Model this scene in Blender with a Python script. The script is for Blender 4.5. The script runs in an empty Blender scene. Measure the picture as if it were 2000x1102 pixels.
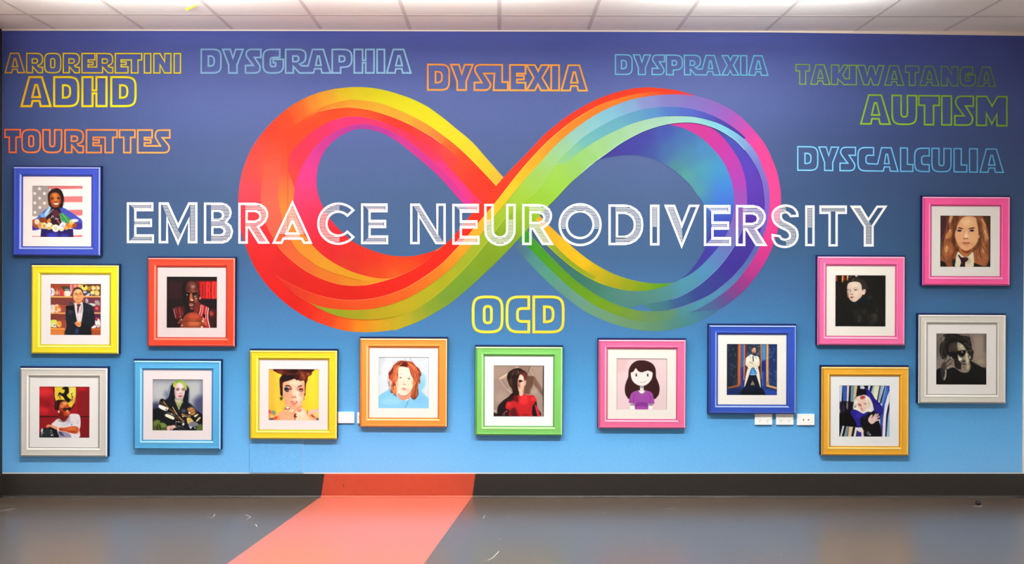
import bpy, bmesh, math, random
import numpy as np
from mathutils import Vector, geometry
random.seed(7)
rng = np.random.default_rng(7)
SC = bpy.context.scene
COL = SC.collection

# ---------------------------------------------------------------- camera, light, exposure
D = 5.0                      # camera to mural wall (m)
F = 1445.0                   # focal length in pixels of a 2000 px wide frame
CX, CZ = -25.0 / 289.0, 435.0 / 289.0
cam = bpy.data.cameras.new('camera')
cam_o = bpy.data.objects.new('camera', cam)
COL.objects.link(cam_o)
cam_o.location = (CX, -D, CZ)
cam_o.rotation_euler = (math.pi / 2, 0, 0)
cam.sensor_width = 36.0
cam.lens = 36.0 * F / 2000.0
cam.shift_x = 25.0 / 2000.0
cam.shift_y = -16.0 / 2000.0
cam.clip_start = 0.05
SC.camera = cam_o
SC.view_settings.view_transform = 'Standard'
SC.view_settings.look = 'None'
SC.view_settings.exposure = 0.0
SC.view_settings.gamma = 1.0
SC.view_settings.use_curve_mapping = False
world = bpy.data.worlds.new('world')
SC.world = world
world.use_nodes = True
world.node_tree.nodes['Background'].inputs[0].default_value = (1.0, 1.0, 1.0, 1)
world.node_tree.nodes['Background'].inputs[1].default_value = 0.03

LIGHTS = []
def area(name, loc, rot, sx, sy, power, col=(0.94, 1.0, 0.985), spread=180):
    l = bpy.data.lights.new(name, 'AREA')
    l.shape = 'RECTANGLE'; l.size = sx; l.size_y = sy
    l.energy = power; l.color = col; l.spread = math.radians(spread)
    o = bpy.data.objects.new(name, l)
    o.location = loc; o.rotation_euler = rot
    COL.objects.link(o)
    return o
# suspended luminaires just above the frame, plus unseen uplights added to brighten the ceiling
LUM = [(-2.2, 0.86), (-0.5, 0.72), (1.35, 0.98)]
for lx, k in LUM:
    area('luminaire_fill_down', (lx, -1.72, 2.83), (0, 0, 0), 1.2, 0.08, 84 * k)
    area('ceiling_fill_up', (lx + .1, -0.93, 3.02), (math.pi, 0, 0), 1.5, 0.08, 54 * k)
# second row over and behind the camera, unseen and added for fill
for lx in (-1.2, 1.0):
    area('luminaire_fill_down', (lx, -5.2, 2.95), (0, 0, 0), 1.2, 0.3, 5)
# weak frontal fill added behind the camera, an unseen source
area('rear_fill', (-0.6, -7.6, 1.7), (math.pi / 2, 0, 0), 5.0, 2.2, 4, (0.95, 0.98, 1.0))

# ---------------------------------------------------------------- helpers
def s2l(c):
    c = np.asarray(c, float)
    return np.where(c <= 0.04045, c / 12.92, ((c + 0.055) / 1.055) ** 2.4)
def hx(h):
    h = h.lstrip('#')
    return s2l(np.array([int(h[i:i + 2], 16) for i in (0, 2, 4)]) / 255.0)
def hs(h):
    h = h.lstrip('#')
    return np.array([int(h[i:i + 2], 16) for i in (0, 2, 4)]) / 255.0

def W(px, py, d=0.0):
    """point on the plane d metres in front of the wall that the photo shows at px, py"""
    k = (D - d) / F
    return (CX + (px - 975) * k, -d, CZ - (py - 535) * k)

MATS = {}
def mat(name, col=(0.8, 0.8, 0.8), rough=0.6, spec=0.5, metal=0.0, attr=False, noise=0.0, nscale=60, bump=0.0, bscale=200, coat=0.0):
    if name in MATS:
        return MATS[name]
    m = bpy.data.materials.new(name); m.use_nodes = True
    nt = m.node_tree; b = nt.nodes['Principled BSDF']
    b.inputs['Roughness'].default_value = rough
    b.inputs['Specular IOR Level'].default_value = spec
    b.inputs['Metallic'].default_value = metal
    b.inputs['Coat Weight'].default_value = coat
    b.inputs['Coat Roughness'].default_value = .28
    if isinstance(col, str):
        col = hx(col)
    b.inputs['Base Color'].default_value = (*[float(v) for v in col], 1)
    src = None
    if attr:
        a = nt.nodes.new('ShaderNodeVertexColor'); a.layer_name = 'Col'
        src = a.outputs['Color']
    if noise > 0:
        tc = nt.nodes.new('ShaderNodeTexCoord')
        n = nt.nodes.new('ShaderNodeTexNoise'); n.inputs['Scale'].default_value = nscale
        n.inputs['Detail'].default_value = 4
        nt.links.new(tc.outputs['Object'], n.inputs['Vector'])
        mr = nt.nodes.new('ShaderNodeMapRange')
        mr.inputs['From Min'].default_value = 0.3; mr.inputs['From Max'].default_value = 0.7
        mr.inputs['To Min'].default_value = 1 - noise; mr.inputs['To Max'].default_value = 1 + noise
        nt.links.new(n.outputs['Fac'], mr.inputs['Value'])
        mx = nt.nodes.new('ShaderNodeVectorMath'); mx.operation = 'SCALE'
        if src is None:
            mx.inputs[0].default_value = tuple(float(v) for v in col)
        else:
            nt.links.new(src, mx.inputs[0])
        nt.links.new(mr.outputs['Result'], mx.inputs['Scale'])
        src = mx.outputs['Vector']
    if src is not None:
        nt.links.new(src, b.inputs['Base Color'])
    if bump > 0:
        tc = nt.nodes.new('ShaderNodeTexCoord')
        n = nt.nodes.new('ShaderNodeTexNoise'); n.inputs['Scale'].default_value = bscale
        nt.links.new(tc.outputs['Object'], n.inputs['Vector'])
        bp = nt.nodes.new('ShaderNodeBump'); bp.inputs['Strength'].default_value = bump
        bp.inputs['Distance'].default_value = 0.002
        nt.links.new(n.outputs['Fac'], bp.inputs['Height'])
        nt.links.new(bp.outputs['Normal'], b.inputs['Normal'])
    MATS[name] = m
    return m

def link(name, me, parent=None, loc=(0, 0, 0)):
    o = bpy.data.objects.new(name, me)
    COL.objects.link(o)
    o.location = loc
    if parent is not None:
        o.parent = parent
    return o
def tag(o, label=None, cat=None, group=None, kind=None):
    if label: o['label'] = label
    if cat: o['category'] = cat
    if group: o['group'] = group
    if kind: o['kind'] = kind
    return o
def mesh(name, vs, fs, m, cols=None, smooth=False):
    me = bpy.data.meshes.new(name)
    me.from_pydata([tuple(map(float, v)) for v in vs], [], [tuple(map(int, f)) for f in fs])
    if isinstance(m, (list, tuple)):
        for x in m: me.materials.append(x)
    else:
        me.materials.append(m)
    if cols is not None:
        a = me.color_attributes.new('Col', 'FLOAT_COLOR', 'POINT')
        c = np.ones((len(vs), 4), np.float32); c[:, :3] = np.clip(np.asarray(cols), 0, 1)
        a.data.foreach_set('color', c.ravel())
    if smooth:
        me.polygons.foreach_set('use_smooth', [True] * len(me.polygons))
    return me
def box_mesh(name, x0, x1, y0, y1, z0, z1, m, bevel=0.0, seg=2):
    bm = bmesh.new()
    bmesh.ops.create_cube(bm, size=1)
    for v in bm.verts:
        v.co = Vector((x0 + (v.co.x + .5) * (x1 - x0), y0 + (v.co.y + .5) * (y1 - y0), z0 + (v.co.z + .5) * (z1 - z0)))
    if bevel > 0:
        bmesh.ops.bevel(bm, geom=bm.edges[:], offset=bevel, segments=seg, affect='EDGES', profile=0.6)
    me = bpy.data.meshes.new(name); bm.to_mesh(me); bm.free()
    me.materials.append(m)
    return me

# flat artwork ------------------------------------------------------------
LAYER = [0]
def nextd():
    LAYER[0] += 1
    return 0.0006 + 0.00004 * LAYER[0]
INK = 0.57                   # reflectance of the printed inks against bare paper
class Art:
    """flat print: faces with their own colours, each layer a hair in front of the last"""
    def __init__(s, ink=INK, g=1.22): s.v = []; s.f = []; s.c = []; s.ink = ink; s.g = g
    def add(s, pts, faces, cols, d=None):
        d = nextd() if d is None else d
        b = len(s.v)
        s.v += [W(x, y, d) for x, y in pts]
        s.f += [tuple(b + i for i in f) for f in faces]
        s.c += [tuple(float(q) ** s.g * s.ink for q in c) for c in cols]
    def build(s, name, m, parent):
        return link(name, mesh(name, s.v, s.f, m, s.c), parent)

def crs(pts, n=6, closed=False):
    """Catmull-Rom through pts"""
    P = [np.array(p, float) for p in pts]
    out = []
    N = len(P)
    rg = range(N) if closed else range(N - 1)
    for i in rg:
        p0 = P[(i - 1) % N] if closed or i > 0 else 2 * P[0] - P[1]
        p1 = P[i]; p2 = P[(i + 1) % N]
        p3 = P[(i + 2) % N] if closed or i + 2 < N else 2 * P[-1] - P[-2]
        for k in range(n):
            t = k / n
            out.append(0.5 * ((2 * p1) + (-p0 + p2) * t + (2 * p0 - 5 * p1 + 4 * p2 - p3) * t * t + (-p0 + 3 * p1 - 3 * p2 + p3) * t ** 3))
    if not closed: out.append(P[-1])
    return out

def idw(pts, ctrl, power=3.0):
    cp = np.array([(c[0], c[1]) for c in ctrl], float)
    cc = np.array([hs(c[2]) for c in ctrl])
    P = np.array(pts, float)
    d2 = ((P[:, None, :] - cp[None]) ** 2).sum(2) + 170.0
    w = d2 ** (-power / 2)
    w /= w.sum(1, keepdims=True)
    return s2l(w @ cc)

def inside(poly, X, Y):
    poly = np.asarray(poly, float)
    x0, y0 = poly[:, 0], poly[:, 1]; x1, y1 = np.roll(x0, -1), np.roll(y0, -1)
    r = np.zeros(X.shape, bool)
    for a, b, c, d in zip(x0, y0, x1, y1):
        if b == d: continue
        cond = ((b > Y) != (d > Y)) & (X < (c - a) * (Y - b) / (d - b) + a)
        r ^= cond
    return r

def region(art, outline, ctrl, step=7.0, power=3.0):
    poly = []
    for p in outline:
        if not poly or (p[0] - poly[-1][0]) ** 2 + (p[1] - poly[-1][1]) ** 2 > 0.25:
            poly.append((float(p[0]), float(p[1])))
    if (poly[0][0] - poly[-1][0]) ** 2 + (poly[0][1] - poly[-1][1]) ** 2 < 0.25: poly.pop()
    A = np.array(poly)
    xs = np.arange(A[:, 0].min() + 3, A[:, 0].max(), step); ys = np.arange(A[:, 1].min() + 3, A[:, 1].max(), step)
    X, Y = np.meshgrid(xs, ys)
    ins = inside(A, X, Y)
    ip = np.stack([X[ins], Y[ins]], 1)
    if len(ip):
        dmin = np.sqrt(((ip[:, None] - A[None]) ** 2).sum(2).min(1))
        ip = ip[dmin > step * 0.35]
    n = len(poly)
    pts = [Vector(p) for p in poly] + [Vector(p) for p in ip]
    vo, _, fo, _, _, _ = geometry.delaunay_2d_cdt(pts, [], [list(range(n))], 1, 1e-4)
    V = [(v.x, v.y) for v in vo]
    art.add(V, fo, idw(V, ctrl, power))

def stroke(art, pts, w, cols, closed=False, d=None):
    """line of width w along pts with mitred corners; cols: one hex, or list of (x,y,hex)"""
    P = [np.array(p, float) for p in pts]
    Q = [P[0]]
    for p in P[1:]:
        if np.linalg.norm(p - Q[-1]) > 0.05: Q.append(p)
    if closed and np.linalg.norm(Q[0] - Q[-1]) < 0.05: Q.pop()
    N = len(Q); L = []; R = []
    for i in range(N):
        if closed or 0 < i < N - 1:
            a = Q[i] - Q[i - 1]; b = Q[(i + 1) % N] - Q[i]
        elif i == 0: a = b = Q[1] - Q[0]
        else: a = b = Q[-1] - Q[-2]
        a = a / np.linalg.norm(a); b = b / np.linalg.norm(b)
        na = np.array([-a[1], a[0]]); nb = np.array([-b[1], b[0]])
        m = na + nb; l = np.linalg.norm(m)
        m = na if l < 1e-3 else m / l
        k = min(1.0 / max(m @ na, 0.3), 2.6) * w / 2
        L.append(Q[i] + m * k); R.append(Q[i] - m * k)
    V = [tuple(p) for p in L] + [tuple(p) for p in R]
    f = [(i, (i + 1) % N, N + (i + 1) % N, N + i) for i in range(N if closed else N - 1)]
    c = [hx(cols)] * len(V) if isinstance(cols, str) else idw(V, cols)
    art.add(V, f, c, d)
def strip_edge(A, B, taper=True): pass
# ---------------------------------------------------------------- the setting
def structure(name, me, loc=(0, 0, 0)):
    return tag(link(name, me, None, loc), kind='structure')
M_white = mat('painted_wall', 'E6E0DA', 0.7)
M_front = mat('far_wall', 'D8D2CC', 0.8)
wall = structure('wall_back', box_mesh('wall_back', -3.75, 3.75, 0, 0.15, 0, 3.4, M_white))
structure('wall_left', box_mesh('wall_left', -3.75, -3.5, -8.1, 0, 0, 3.4, M_white))
structure('wall_right', box_mesh('wall_right', 3.62, 3.8, -8.1, 0, 0, 3.4, M_white))
structure('wall_front', box_mesh('wall_front', -3.75, 3.8, -8.25, -8.1, 0, 3.4, M_front))

# mural sheet: one printed vinyl drop with a top-to-bottom colour gradient
def mural_material():
    m = bpy.data.materials.new('mural_vinyl'); m.use_nodes = True
    nt = m.node_tree; b = nt.nodes['Principled BSDF']
    b.inputs['Roughness'].default_value = 0.55; b.inputs['Specular IOR Level'].default_value = 0.25
    tc = nt.nodes.new('ShaderNodeTexCoord'); sp = nt.nodes.new('ShaderNodeSeparateXYZ')
    nt.links.new(tc.outputs['Object'], sp.inputs[0])
    mr = nt.nodes.new('ShaderNodeMapRange')
    mr.inputs['From Min'].default_value = W(0, 925)[2]; mr.inputs['From Max'].default_value = W(0, 60)[2]
    nt.links.new(sp.outputs['Z'], mr.inputs['Value'])
    # soft clouding of the print
    n1 = nt.nodes.new('ShaderNodeTexNoise'); n1.inputs['Scale'].default_value = 0.7; n1.inputs['Detail'].default_value = 1
    nt.links.new(tc.outputs['Object'], n1.inputs['Vector'])
    m1 = nt.nodes.new('ShaderNodeMath'); m1.operation = 'MULTIPLY_ADD'; m1.inputs[1].default_value = 0.10; m1.inputs[2].default_value = -0.05
    nt.links.new(n1.outputs['Fac'], m1.inputs[0])
    ad = nt.nodes.new('ShaderNodeMath'); ad.operation = 'ADD'
    nt.links.new(mr.outputs['Result'], ad.inputs[0]); nt.links.new(m1.outputs[0], ad.inputs[1])
    cr = nt.nodes.new('ShaderNodeValToRGB')
    stops = MURAL
    els = cr.color_ramp.elements
    els[0].position = stops[0][0]; els[1].position = stops[-1][0]
    for p, c in stops[1:-1]: els.new(p)
    for e, (p, c) in zip(sorted(els, key=lambda e: e.position), stops):
        e.position = p; e.color = (*[float(v) for v in s2l(np.array(c) / 255.0)], 1)
    nt.links.new(ad.outputs[0], cr.inputs[0])
    n2 = nt.nodes.new('ShaderNodeTexNoise'); n2.inputs['Scale'].default_value = 90; n2.inputs['Detail'].default_value = 2
    nt.links.new(tc.outputs['Object'], n2.inputs['Vector'])
    r2 = nt.nodes.new('ShaderNodeMapRange'); r2.inputs['From Min'].default_value = .3; r2.inputs['From Max'].default_value = .7
    r2.inputs['To Min'].default_value = .94; r2.inputs['To Max'].default_value = 1.06
    nt.links.new(n2.outputs['Fac'], r2.inputs['Value'])
    mx = nt.nodes.new('ShaderNodeVectorMath'); mx.operation = 'SCALE'
    nt.links.new(cr.outputs['Color'], mx.inputs[0]); nt.links.new(r2.outputs['Result'], mx.inputs['Scale'])
    nt.links.new(mx.outputs['Vector'], b.inputs['Base Color'])
    return m
MURAL = [(0.0, (118, 188, 244)), (0.07, (102, 176, 236)), (0.2, (72, 144, 198)), (0.3, (57, 112, 158)), (0.4, (49, 88, 130)), (0.5, (42, 72, 106)), (0.62, (43, 65, 100)), (0.74, (50, 66, 109)), (0.86, (64, 79, 136)), (0.95, (70, 84, 158)), (1.0, (70, 82, 158))]
M_mural = mural_material()
mv = [W(4.6, 57, .0005), W(2003, 57, .0005), W(1996.4, 923.4, .0005), W(4.6, 923.2, .0005)]
mural = link('mural_sheet', mesh('mural_sheet', mv, [(0, 3, 2, 1)], M_mural), wall)
mural['label'] = 'blue printed mural sheet, dark at the top and pale at the bottom'

# access hatch papered over with the mural, two screws
hx0, hx1, hz0, hz1 = W(487.4, 0)[0], W(592.6, 0)[0], W(0, 923.6)[2], W(0, 790)[2]
hatch = link('access_panel', box_mesh('access_panel', hx0, hx1, -.0042, 0, hz0, hz1, M_mural, .0008, 1), wall)
hatch['label'] = 'papered access panel under the middle yellow frame'
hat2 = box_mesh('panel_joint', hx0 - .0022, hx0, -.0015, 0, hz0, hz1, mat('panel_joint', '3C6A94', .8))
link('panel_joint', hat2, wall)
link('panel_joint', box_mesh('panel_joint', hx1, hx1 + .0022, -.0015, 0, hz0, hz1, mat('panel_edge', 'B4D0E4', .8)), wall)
def screw(px, py):
    bm = bmesh.new(); x, _, z = W(px, py)
    bmesh.ops.create_cone(bm, cap_ends=True, segments=12, radius1=.0034, radius2=.0028, depth=.002)
    for v in bm.verts: v.co = Vector((x + v.co.x, -.0045 - v.co.z * -1 * -1, z + v.co.y))
    me = bpy.data.meshes.new('screw'); bm.to_mesh(me); bm.free(); me.materials.append(mat('screw', '7A8890', .4, metal=.8))
    return link('screw', me, wall)
screw(492, 919.5); screw(587, 919.5)

# floor, coved skirting and the coral stripe that runs out across the floor
def FL(px, py, z=0.0):
    dd = F * (CZ - z) / (py - 535)
    return (CX + (px - 975) / F * dd, -(D - dd), z)
M_floor = mat('floor_vinyl', '58493C', 0.36, spec=0.7, noise=0.06, nscale=14, bump=.02, bscale=120, coat=.9)
M_cove = mat('cove_vinyl', '2E2926', 0.42, spec=0.3, noise=0.06, nscale=20)
M_red = mat('coral_vinyl', 'CC6650', 0.36, spec=0.6, noise=0.03, nscale=20, bump=.02, bscale=120, coat=.7)
M_redc = mat('coral_cove', 'B44630', 0.42, spec=0.3, noise=0.04, nscale=20)
floor = structure('floor', mesh('floor', [(-3.75, 0, 0), (3.8, 0, 0), (3.8, -8.25, 0), (-3.75, -8.25, 0)], [(0, 3, 2, 1)], M_floor))
prof = [(0.1535, 0.0), (0.1535, 0.0045), (0.152, 0.0055), (0.02, 0.0055)] + [(0.012 - .012 * math.sin(a), 0.0055 + .012 * (1 - math.cos(a))) for a in [math.radians(k * 11.25) for k in range(0, 9)]] + [(0.0, .034)]
def cove(name, xa, xb, m):
    """xa, xb: x at skirting top and at floor; keeps the slanted joint of the stripe"""
    v, f = [], []
    n = len(prof)
    for (x0t, x0b), in [(xa,), (xb,)]:
        for z, d in prof:
            t = z / .1535
            v.append((x0b + (x0t - x0b) * t, -d, z + .0003))
    for i in range(n - 1): f.append((i, i + 1, n + i + 1, n + i))
    return mesh(name, v, f, m, smooth=False)
xl = lambda p: W(p, 0)[0]
base = structure('baseboard_back', cove('baseboard_back', (-3.5, -3.5), (xl(634), xl(627.5)), M_cove))
bb = link('cove_section', cove('cove_section', (xl(928.5), xl(922.5)), (3.62, 3.62), M_cove), base)
rc = link('coral_section', cove('coral_section', (xl(634), xl(627.5)), (xl(928.5), xl(922.5)), M_redc), base); rc['label'] = 'coral red piece of the coved skirting'
k_ = -0.1795
sx0, sx1 = xl(627.5), xl(922.5)
st = link('coral_stripe', mesh('coral_stripe', [(sx0 + k_ * .034, -.034, .0006), (sx1 + k_ * .034, -.034, .0006), (sx1 + k_ * 8, -8, .0006), (sx0 + k_ * 8, -8, .0006)], [(0, 3, 2, 1)], M_red), floor)
st['label'] = 'coral stripe running slantwise over the dark floor'
# welded floor seams and scuffs
def floor_line(name, pts, w, m, parent=floor):
    v, f = [], []
    P3 = [Vector(FL(x, y, .0009)) for x, y in pts]
    for i, p in enumerate(P3):
        t = (P3[min(i + 1, len(P3) - 1)] - P3[max(i - 1, 0)]).normalized()
        nrm = Vector((-t.y, t.x, 0)) * w / 2
        v += [p + nrm, p - nrm]
    for i in range(len(P3) - 1): f.append((2 * i, 2 * i + 1, 2 * i + 3, 2 * i + 2))
    me = mesh(name, v, f, m)
    return link(name, me, parent)
M_scuff = mat('scuff', 'C4BCB4', .6); M_seam = mat('floor_seam', '8A827A', .5)
floor_line('floor_seam', [(335, 971.5), (318, 982), (300, 992)], .0035, M_seam)
floor_line('floor_seam', [(1502, 979), (1540, 1010), (1600, 1062)], .003, M_seam)
SC_ = [[(405, 1010), (414, 1011), (418, 1008), (420, 1004)], [(479, 1005), (486, 1008), (490, 1010), (482, 1015)], [(499, 1024), (502, 1029)], [(944, 1013), (946, 1008), (949, 1007)],
       [(952, 1095), (962, 1090), (970, 1082), (975, 1077)], [(1303, 994), (1317, 993)], [(1175, 1001), (1183, 1002)], [(990, 1011), (998, 1011)], [(975, 1054), (979, 1053)], [(1249, 1051), (1251, 1052)],
       [(1587, 979), (1589, 980)], [(1922, 1051), (1925, 1052)], [(1524, 1082), (1527, 1083)], [(140, 975), (160, 974)], [(1035, 999), (1040, 1000)], [(1356, 1001), (1358, 1001)], [(0, 999), (30, 993)]]
for s_ in SC_: floor_line('scuff_mark', s_, .0045, M_scuff)
# pale worn line at the cove foot, with its highlight painted in
M_worn_glint = mat('worn_vinyl_glint', '8A8078', .4); M_wornr_glint = mat('worn_coral_glint', 'D8907C', .4)
for xa_, xb_, m_ in ((-3.42, xl(627), M_worn_glint), (xl(628), xl(922), M_wornr_glint), (xl(923), 3.4, M_worn_glint)):
    pp_ = [(xa_ + (xb_ - xa_) * q / 40) for q in range(41)]
    v_, f_ = [], []
    for x_ in pp_:
        w_ = .0028 + .0018 * math.sin(x_ * 7.3) * math.sin(x_ * 3.1 + 1)
        v_ += [(x_, -.0195 - w_, .0012), (x_, -.0195 + w_ * .5, .0016)]
    for q in range(40): f_.append((2 * q, 2 * q + 2, 2 * q + 3, 2 * q + 1))
    link('worn_glint_line', mesh('worn_glint_line', v_, f_, m_), floor)
def cove_line(pts, w, m):
    a = Art(); stroke(a, pts, w, [(p[0], p[1], '6C625C') for p in pts], d=.0061)
    return link('scuff_mark', mesh('scuff_mark', a.v, a.f, m, a.c), base)
M_art0 = mat('printed_ink', attr=True, rough=.6, spec=.15)
cove_line([(318, 927), (326, 934), (336, 940), (345, 942)], 1.4, M_art0)
cove_line([(352, 939), (365, 940), (374, 946), (378, 951)], 1.2, M_art0)
cove_line([(335, 942), (335.5, 955), (336, 965)], 1.0, M_art0)
cove_line([(936 - 405, 950), (533, 951)], 1.4, M_art0); cove_line([(547, 946), (556, 951), (553, 954)], 1.2, M_art0)
cove_line([(671, 946), (671.5, 952)], 1.2, M_art0); cove_line([(1391, 950), (1391.5, 953)], 1.4, M_art0)

# ceiling: suspended grid, every tile and bar its own piece
ceiling = bpy.data.objects.new('ceiling', None); COL.objects.link(ceiling)
ceiling.location = (CX, 0, W(0, 59.6)[2]); ceiling.rotation_euler = (0, .00225, 0)
tag(ceiling, kind='structure')
M_tile = mat('ceiling_tile', 'F6F0EA', .85, spec=.2, noise=.02, nscale=90, bump=.25, bscale=260)
M_bar = mat('grid_bar', 'DACFCA', .5)
tile_full = box_mesh('ceiling_tile', -.2885, .2885, -.2885, .2885, .0012, .016, M_tile, .001, 1)
tile_cut = box_mesh('ceiling_tile_cut', -.2885, .2885, -.134, .134, .0012, .016, M_tile, .001, 1)
bar_long = box_mesh('grid_bar_long', -.012, .012, -4.05, 4.05, .0, .03, M_bar, .001, 1)
bar_short = box_mesh('grid_bar_short', -.288, .288, -.012, .012, .0002, .03, M_bar)
for k in range(-6, 7):
    if k < 7: link('grid_bar', bar_long, ceiling, (k * .6, -4.05, 0))
for k in range(-6, 6):
    x = (k + .5) * .6
    link('ceiling_tile', tile_cut, ceiling, (x, -.1385, 0))
    for r in range(13):
        link('grid_bar', bar_short, ceiling, (x, -.287 - r * .6, 0))
        link('ceiling_tile', tile_full, ceiling, (x, -.287 - .3 - r * .6, 0))
link('ceiling_deck', box_mesh('ceiling_deck', -3.75, 3.9, -8.2, .0, .04, .1, M_white), ceiling)
# white wall angle under the ceiling: widens to the right
TOPS = [(0, 60.0), (500, 60.4), (900, 61.3), (1200, 62.0), (1500, 63.2), (1750, 66.6), (2010, 70.2)]
def band(name, up, lo, d0, d1, m, parent=None):
    v, f = [], []
    for (x, y), (x2, y2) in zip(up, lo):
        v += [W(x, y, d1), W(x2, y2, d1), W(x, y, d0), W(x2, y2, d0)]
    for i in range(len(up) - 1):
        a, b = 4 * i, 4 * i + 4
        f += [(a, a + 1, b + 1, b), (a + 1, a + 3, b + 3, b + 1), (a + 2, a, b, b + 2)]
    return mesh(name, v, f, m)
trim = structure('trim_1', band('trim_1', [(x, 56.9 + x * .00215) for x, y in TOPS], TOPS, 0, .006, mat('wall_angle', 'F2E2D6', .5)))
structure('trim_2', box_mesh('trim_2', -3.5, W(4.8, 0, 0)[0], -.2, .0, 0, W(0, 57.2)[2], mat('door_post', '241F1C', .5), .003))
# ---------------------------------------------------------------- the infinity ribbon printed on the mural
def P(s):
    return [tuple(float(v) for v in q.split(',')) for q in s.split()]
def C(s):
    o = []
    for q in s.split():
        x, y, c = q.split(','); o.append((float(x), float(y), c))
    return o
def sm(s, n=5): return crs(P(s), n)
def rev(l): return list(reversed(l))

E0 = sm('983,346.3 966.3,327.5 944.6,302.8 927.1,282.4 909.7,266.5 890.8,251.2 869,233 851.6,220 834.3,207.9 805.2,193.4 776.2,183.2 747.1,175.2 718,170.9 689,170.2 660,172.8 648.8,174.5 619.7,181.8 590.7,194.1 561.7,211.6 532.6,237 510.8,261.7 496.3,282 486.1,300.9 480.1,316 473,336 468,361 465.8,382.6 465.2,397 466,420 469,440 473.8,463 479.6,480.4 484.7,494.4 493.4,514.2 503.6,532.6 518,553 535.5,572.3 558.8,593.6 583.4,611 598,619.7 618,629 640,637 654.5,641.5 676.3,646.7 705.3,649.1 734.4,648.4 763.4,645.2 792.5,638 821.5,626.3 843.3,614.7 860,605 878,593.6 899.9,576.2 921.7,557.3 943.4,537 965.2,516.6 979.7,502.1 994.3,487.2 1005.9,474.3 1020.5,459')
EB = sm('741.7,624.2 763.4,645.2 792.5,638 821.5,626.3 843.3,614.7 860,605 878,593.6 899.9,576.2 921.7,557.3 943.4,537 965.2,516.6 979.7,502.1 994.3,487.2 1005.9,474.3 1020.5,459 1035,443.1 1053.9,421.5 1071.4,402.3 1088.8,385 1103.3,369.3 1120,352.3')
E1 = sm('1120,352.3 1140,335.2 1154.5,322.8 1169,312.3 1190.8,296.6 1209,283.4 1238,266.7 1267.1,253.7 1303.4,243.5 1339.7,239.9 1368.8,242.8 1398.3,252.2 1420,264.0 1438.9,277.6 1457.8,298 1472.3,319.7 1481,336 1488.3,358 1491.5,382.6 1492.7,400 1491,425 1485,452 1473.8,480.6 1460.7,504.2 1446.2,524 1431.7,540.8 1409.9,559.6 1388,575.5 1359,589.4 1330,600 1303,606.3 1274.4,608.2 1238,605.6 1209,597.7 1180,585.7')
I0 = sm('921,418 905,398 888,379 876.3,365.2 861.8,349.2 840,328.6 827,317 805.2,299.4 783.4,281.5 761.7,267.5 739.9,257.6 718,252.4 696.3,252.4 681.8,257.3 663.3,267 648.8,278.5 637.2,290.7 628.5,305.2 622.6,321 619.2,337 618,353.6 619.7,372.4 624.1,388.4 631.4,405 641.5,422.5 651.7,436.5 667.7,453 687.8,470.8 705,480.5 723.2,488 740,494 758.6,498.3 776,500.6 794,500.9 809,500 822.3,497.5 836,493.8 849,489.2 863.6,481.3 881,467.3')
B1 = sm('524,300 519,318.7 513.7,339 510.8,361 509.4,382.6 511,405 516,428 522.8,446 532,463 541.3,479')
B2 = sm('552,300 548,335 544.6,360 543.5,385.5 545.7,404.4 549.5,422 556.5,446 567.5,468.7 574.7,481 586,495 605.2,509.6 619.7,520 648.8,532.6 680,542 705.3,547.9 727,549 750,548')
B3 = sm('590,330 579,352 576.2,365.2 574.2,377 573.6,391.3 575.2,410 580,431 590.7,455 608,477.4 619.7,490 634.3,502.6 656.1,516.6 680,528.4 705.3,537.4 727.1,542.4 744.6,544.8 762,544.9')
F0 = sm('541.3,479 553,493.4 570.4,509.4 590.7,525.0 612.5,537.7 634.3,547.1 656.1,554.0 676.3,557.5 698,558.1 719.9,555.9 741.7,550.8 763.4,544.5 785.2,536.4 807,526.1 828.8,512.5 841,502 853.4,490.5')
FE = sm('853.4,490.5 866,480 881,466.5 900,444 921,418 945,391 969.7,363.2 983,347.5 999.7,328.9 1021.5,307 1043.3,283.9 1063.6,262.5 1085.4,244.2 1107.1,227.5 1128.9,213.7 1150.7,201.3 1172.5,191 1201.5,181 1220,176.2 1238,172.5 1256,171 1274.4,170.9 1310.7,174.7 1332.5,179.2 1358.6,187.2')
F1 = sm('538.4,537.7 553,547.1 576.2,558.8 605.2,571.3 634.3,580.3 663.3,585.6 680,586.6 698,586.5 727.1,583.5 756.2,576.6 785.2,566.2 807,555 828.8,541 843.3,530.8 863.6,514.6 878,500.4 892.6,485 905.8,470.4 918.9,454.7 932,438.8 945,423.3 959.5,406 979.9,380.5 995.8,359.9 1011.8,339.8 1030.2,318 1049,297.4 1070.8,275.5 1092.6,256.6 1114.4,239.6 1136.2,225 1158,212.2 1179.7,202.1 1208.8,192 1223.6,187.6 1245.4,183.2 1274.4,179.6')
F2 = sm('598,587.8 619.7,597.2 648.8,603.3 680,605.6 703,605.6 727.1,603.4 756.2,597 785.2,587.1 807,576.8 828.8,563.9 843.3,553.9 863.6,538.7 885.4,520 899.9,504.2 914.4,488.2 924.6,475.5 936.3,461.5 950,443 962.4,426.5 987,397 1010.4,367.6 1035,339 1053.4,319.5 1070.8,299.4 1092.6,276.8 1114.4,258.3 1136.2,242 1158,227.5 1179.7,215.5 1208.8,202.9 1238,193.4 1274.4,187 1310.7,184.6 1339.7,185.2 1358.6,187.2')
F3 = sm('741.7,624.2 763.4,620.7 785.2,614.9 807,605.8 828.8,592.9 843.3,583.2 863.6,566.9 885.4,546.9 907.1,524.9 928.9,500.4 950.7,474 964,456 978.4,437 990,422.8')
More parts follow.
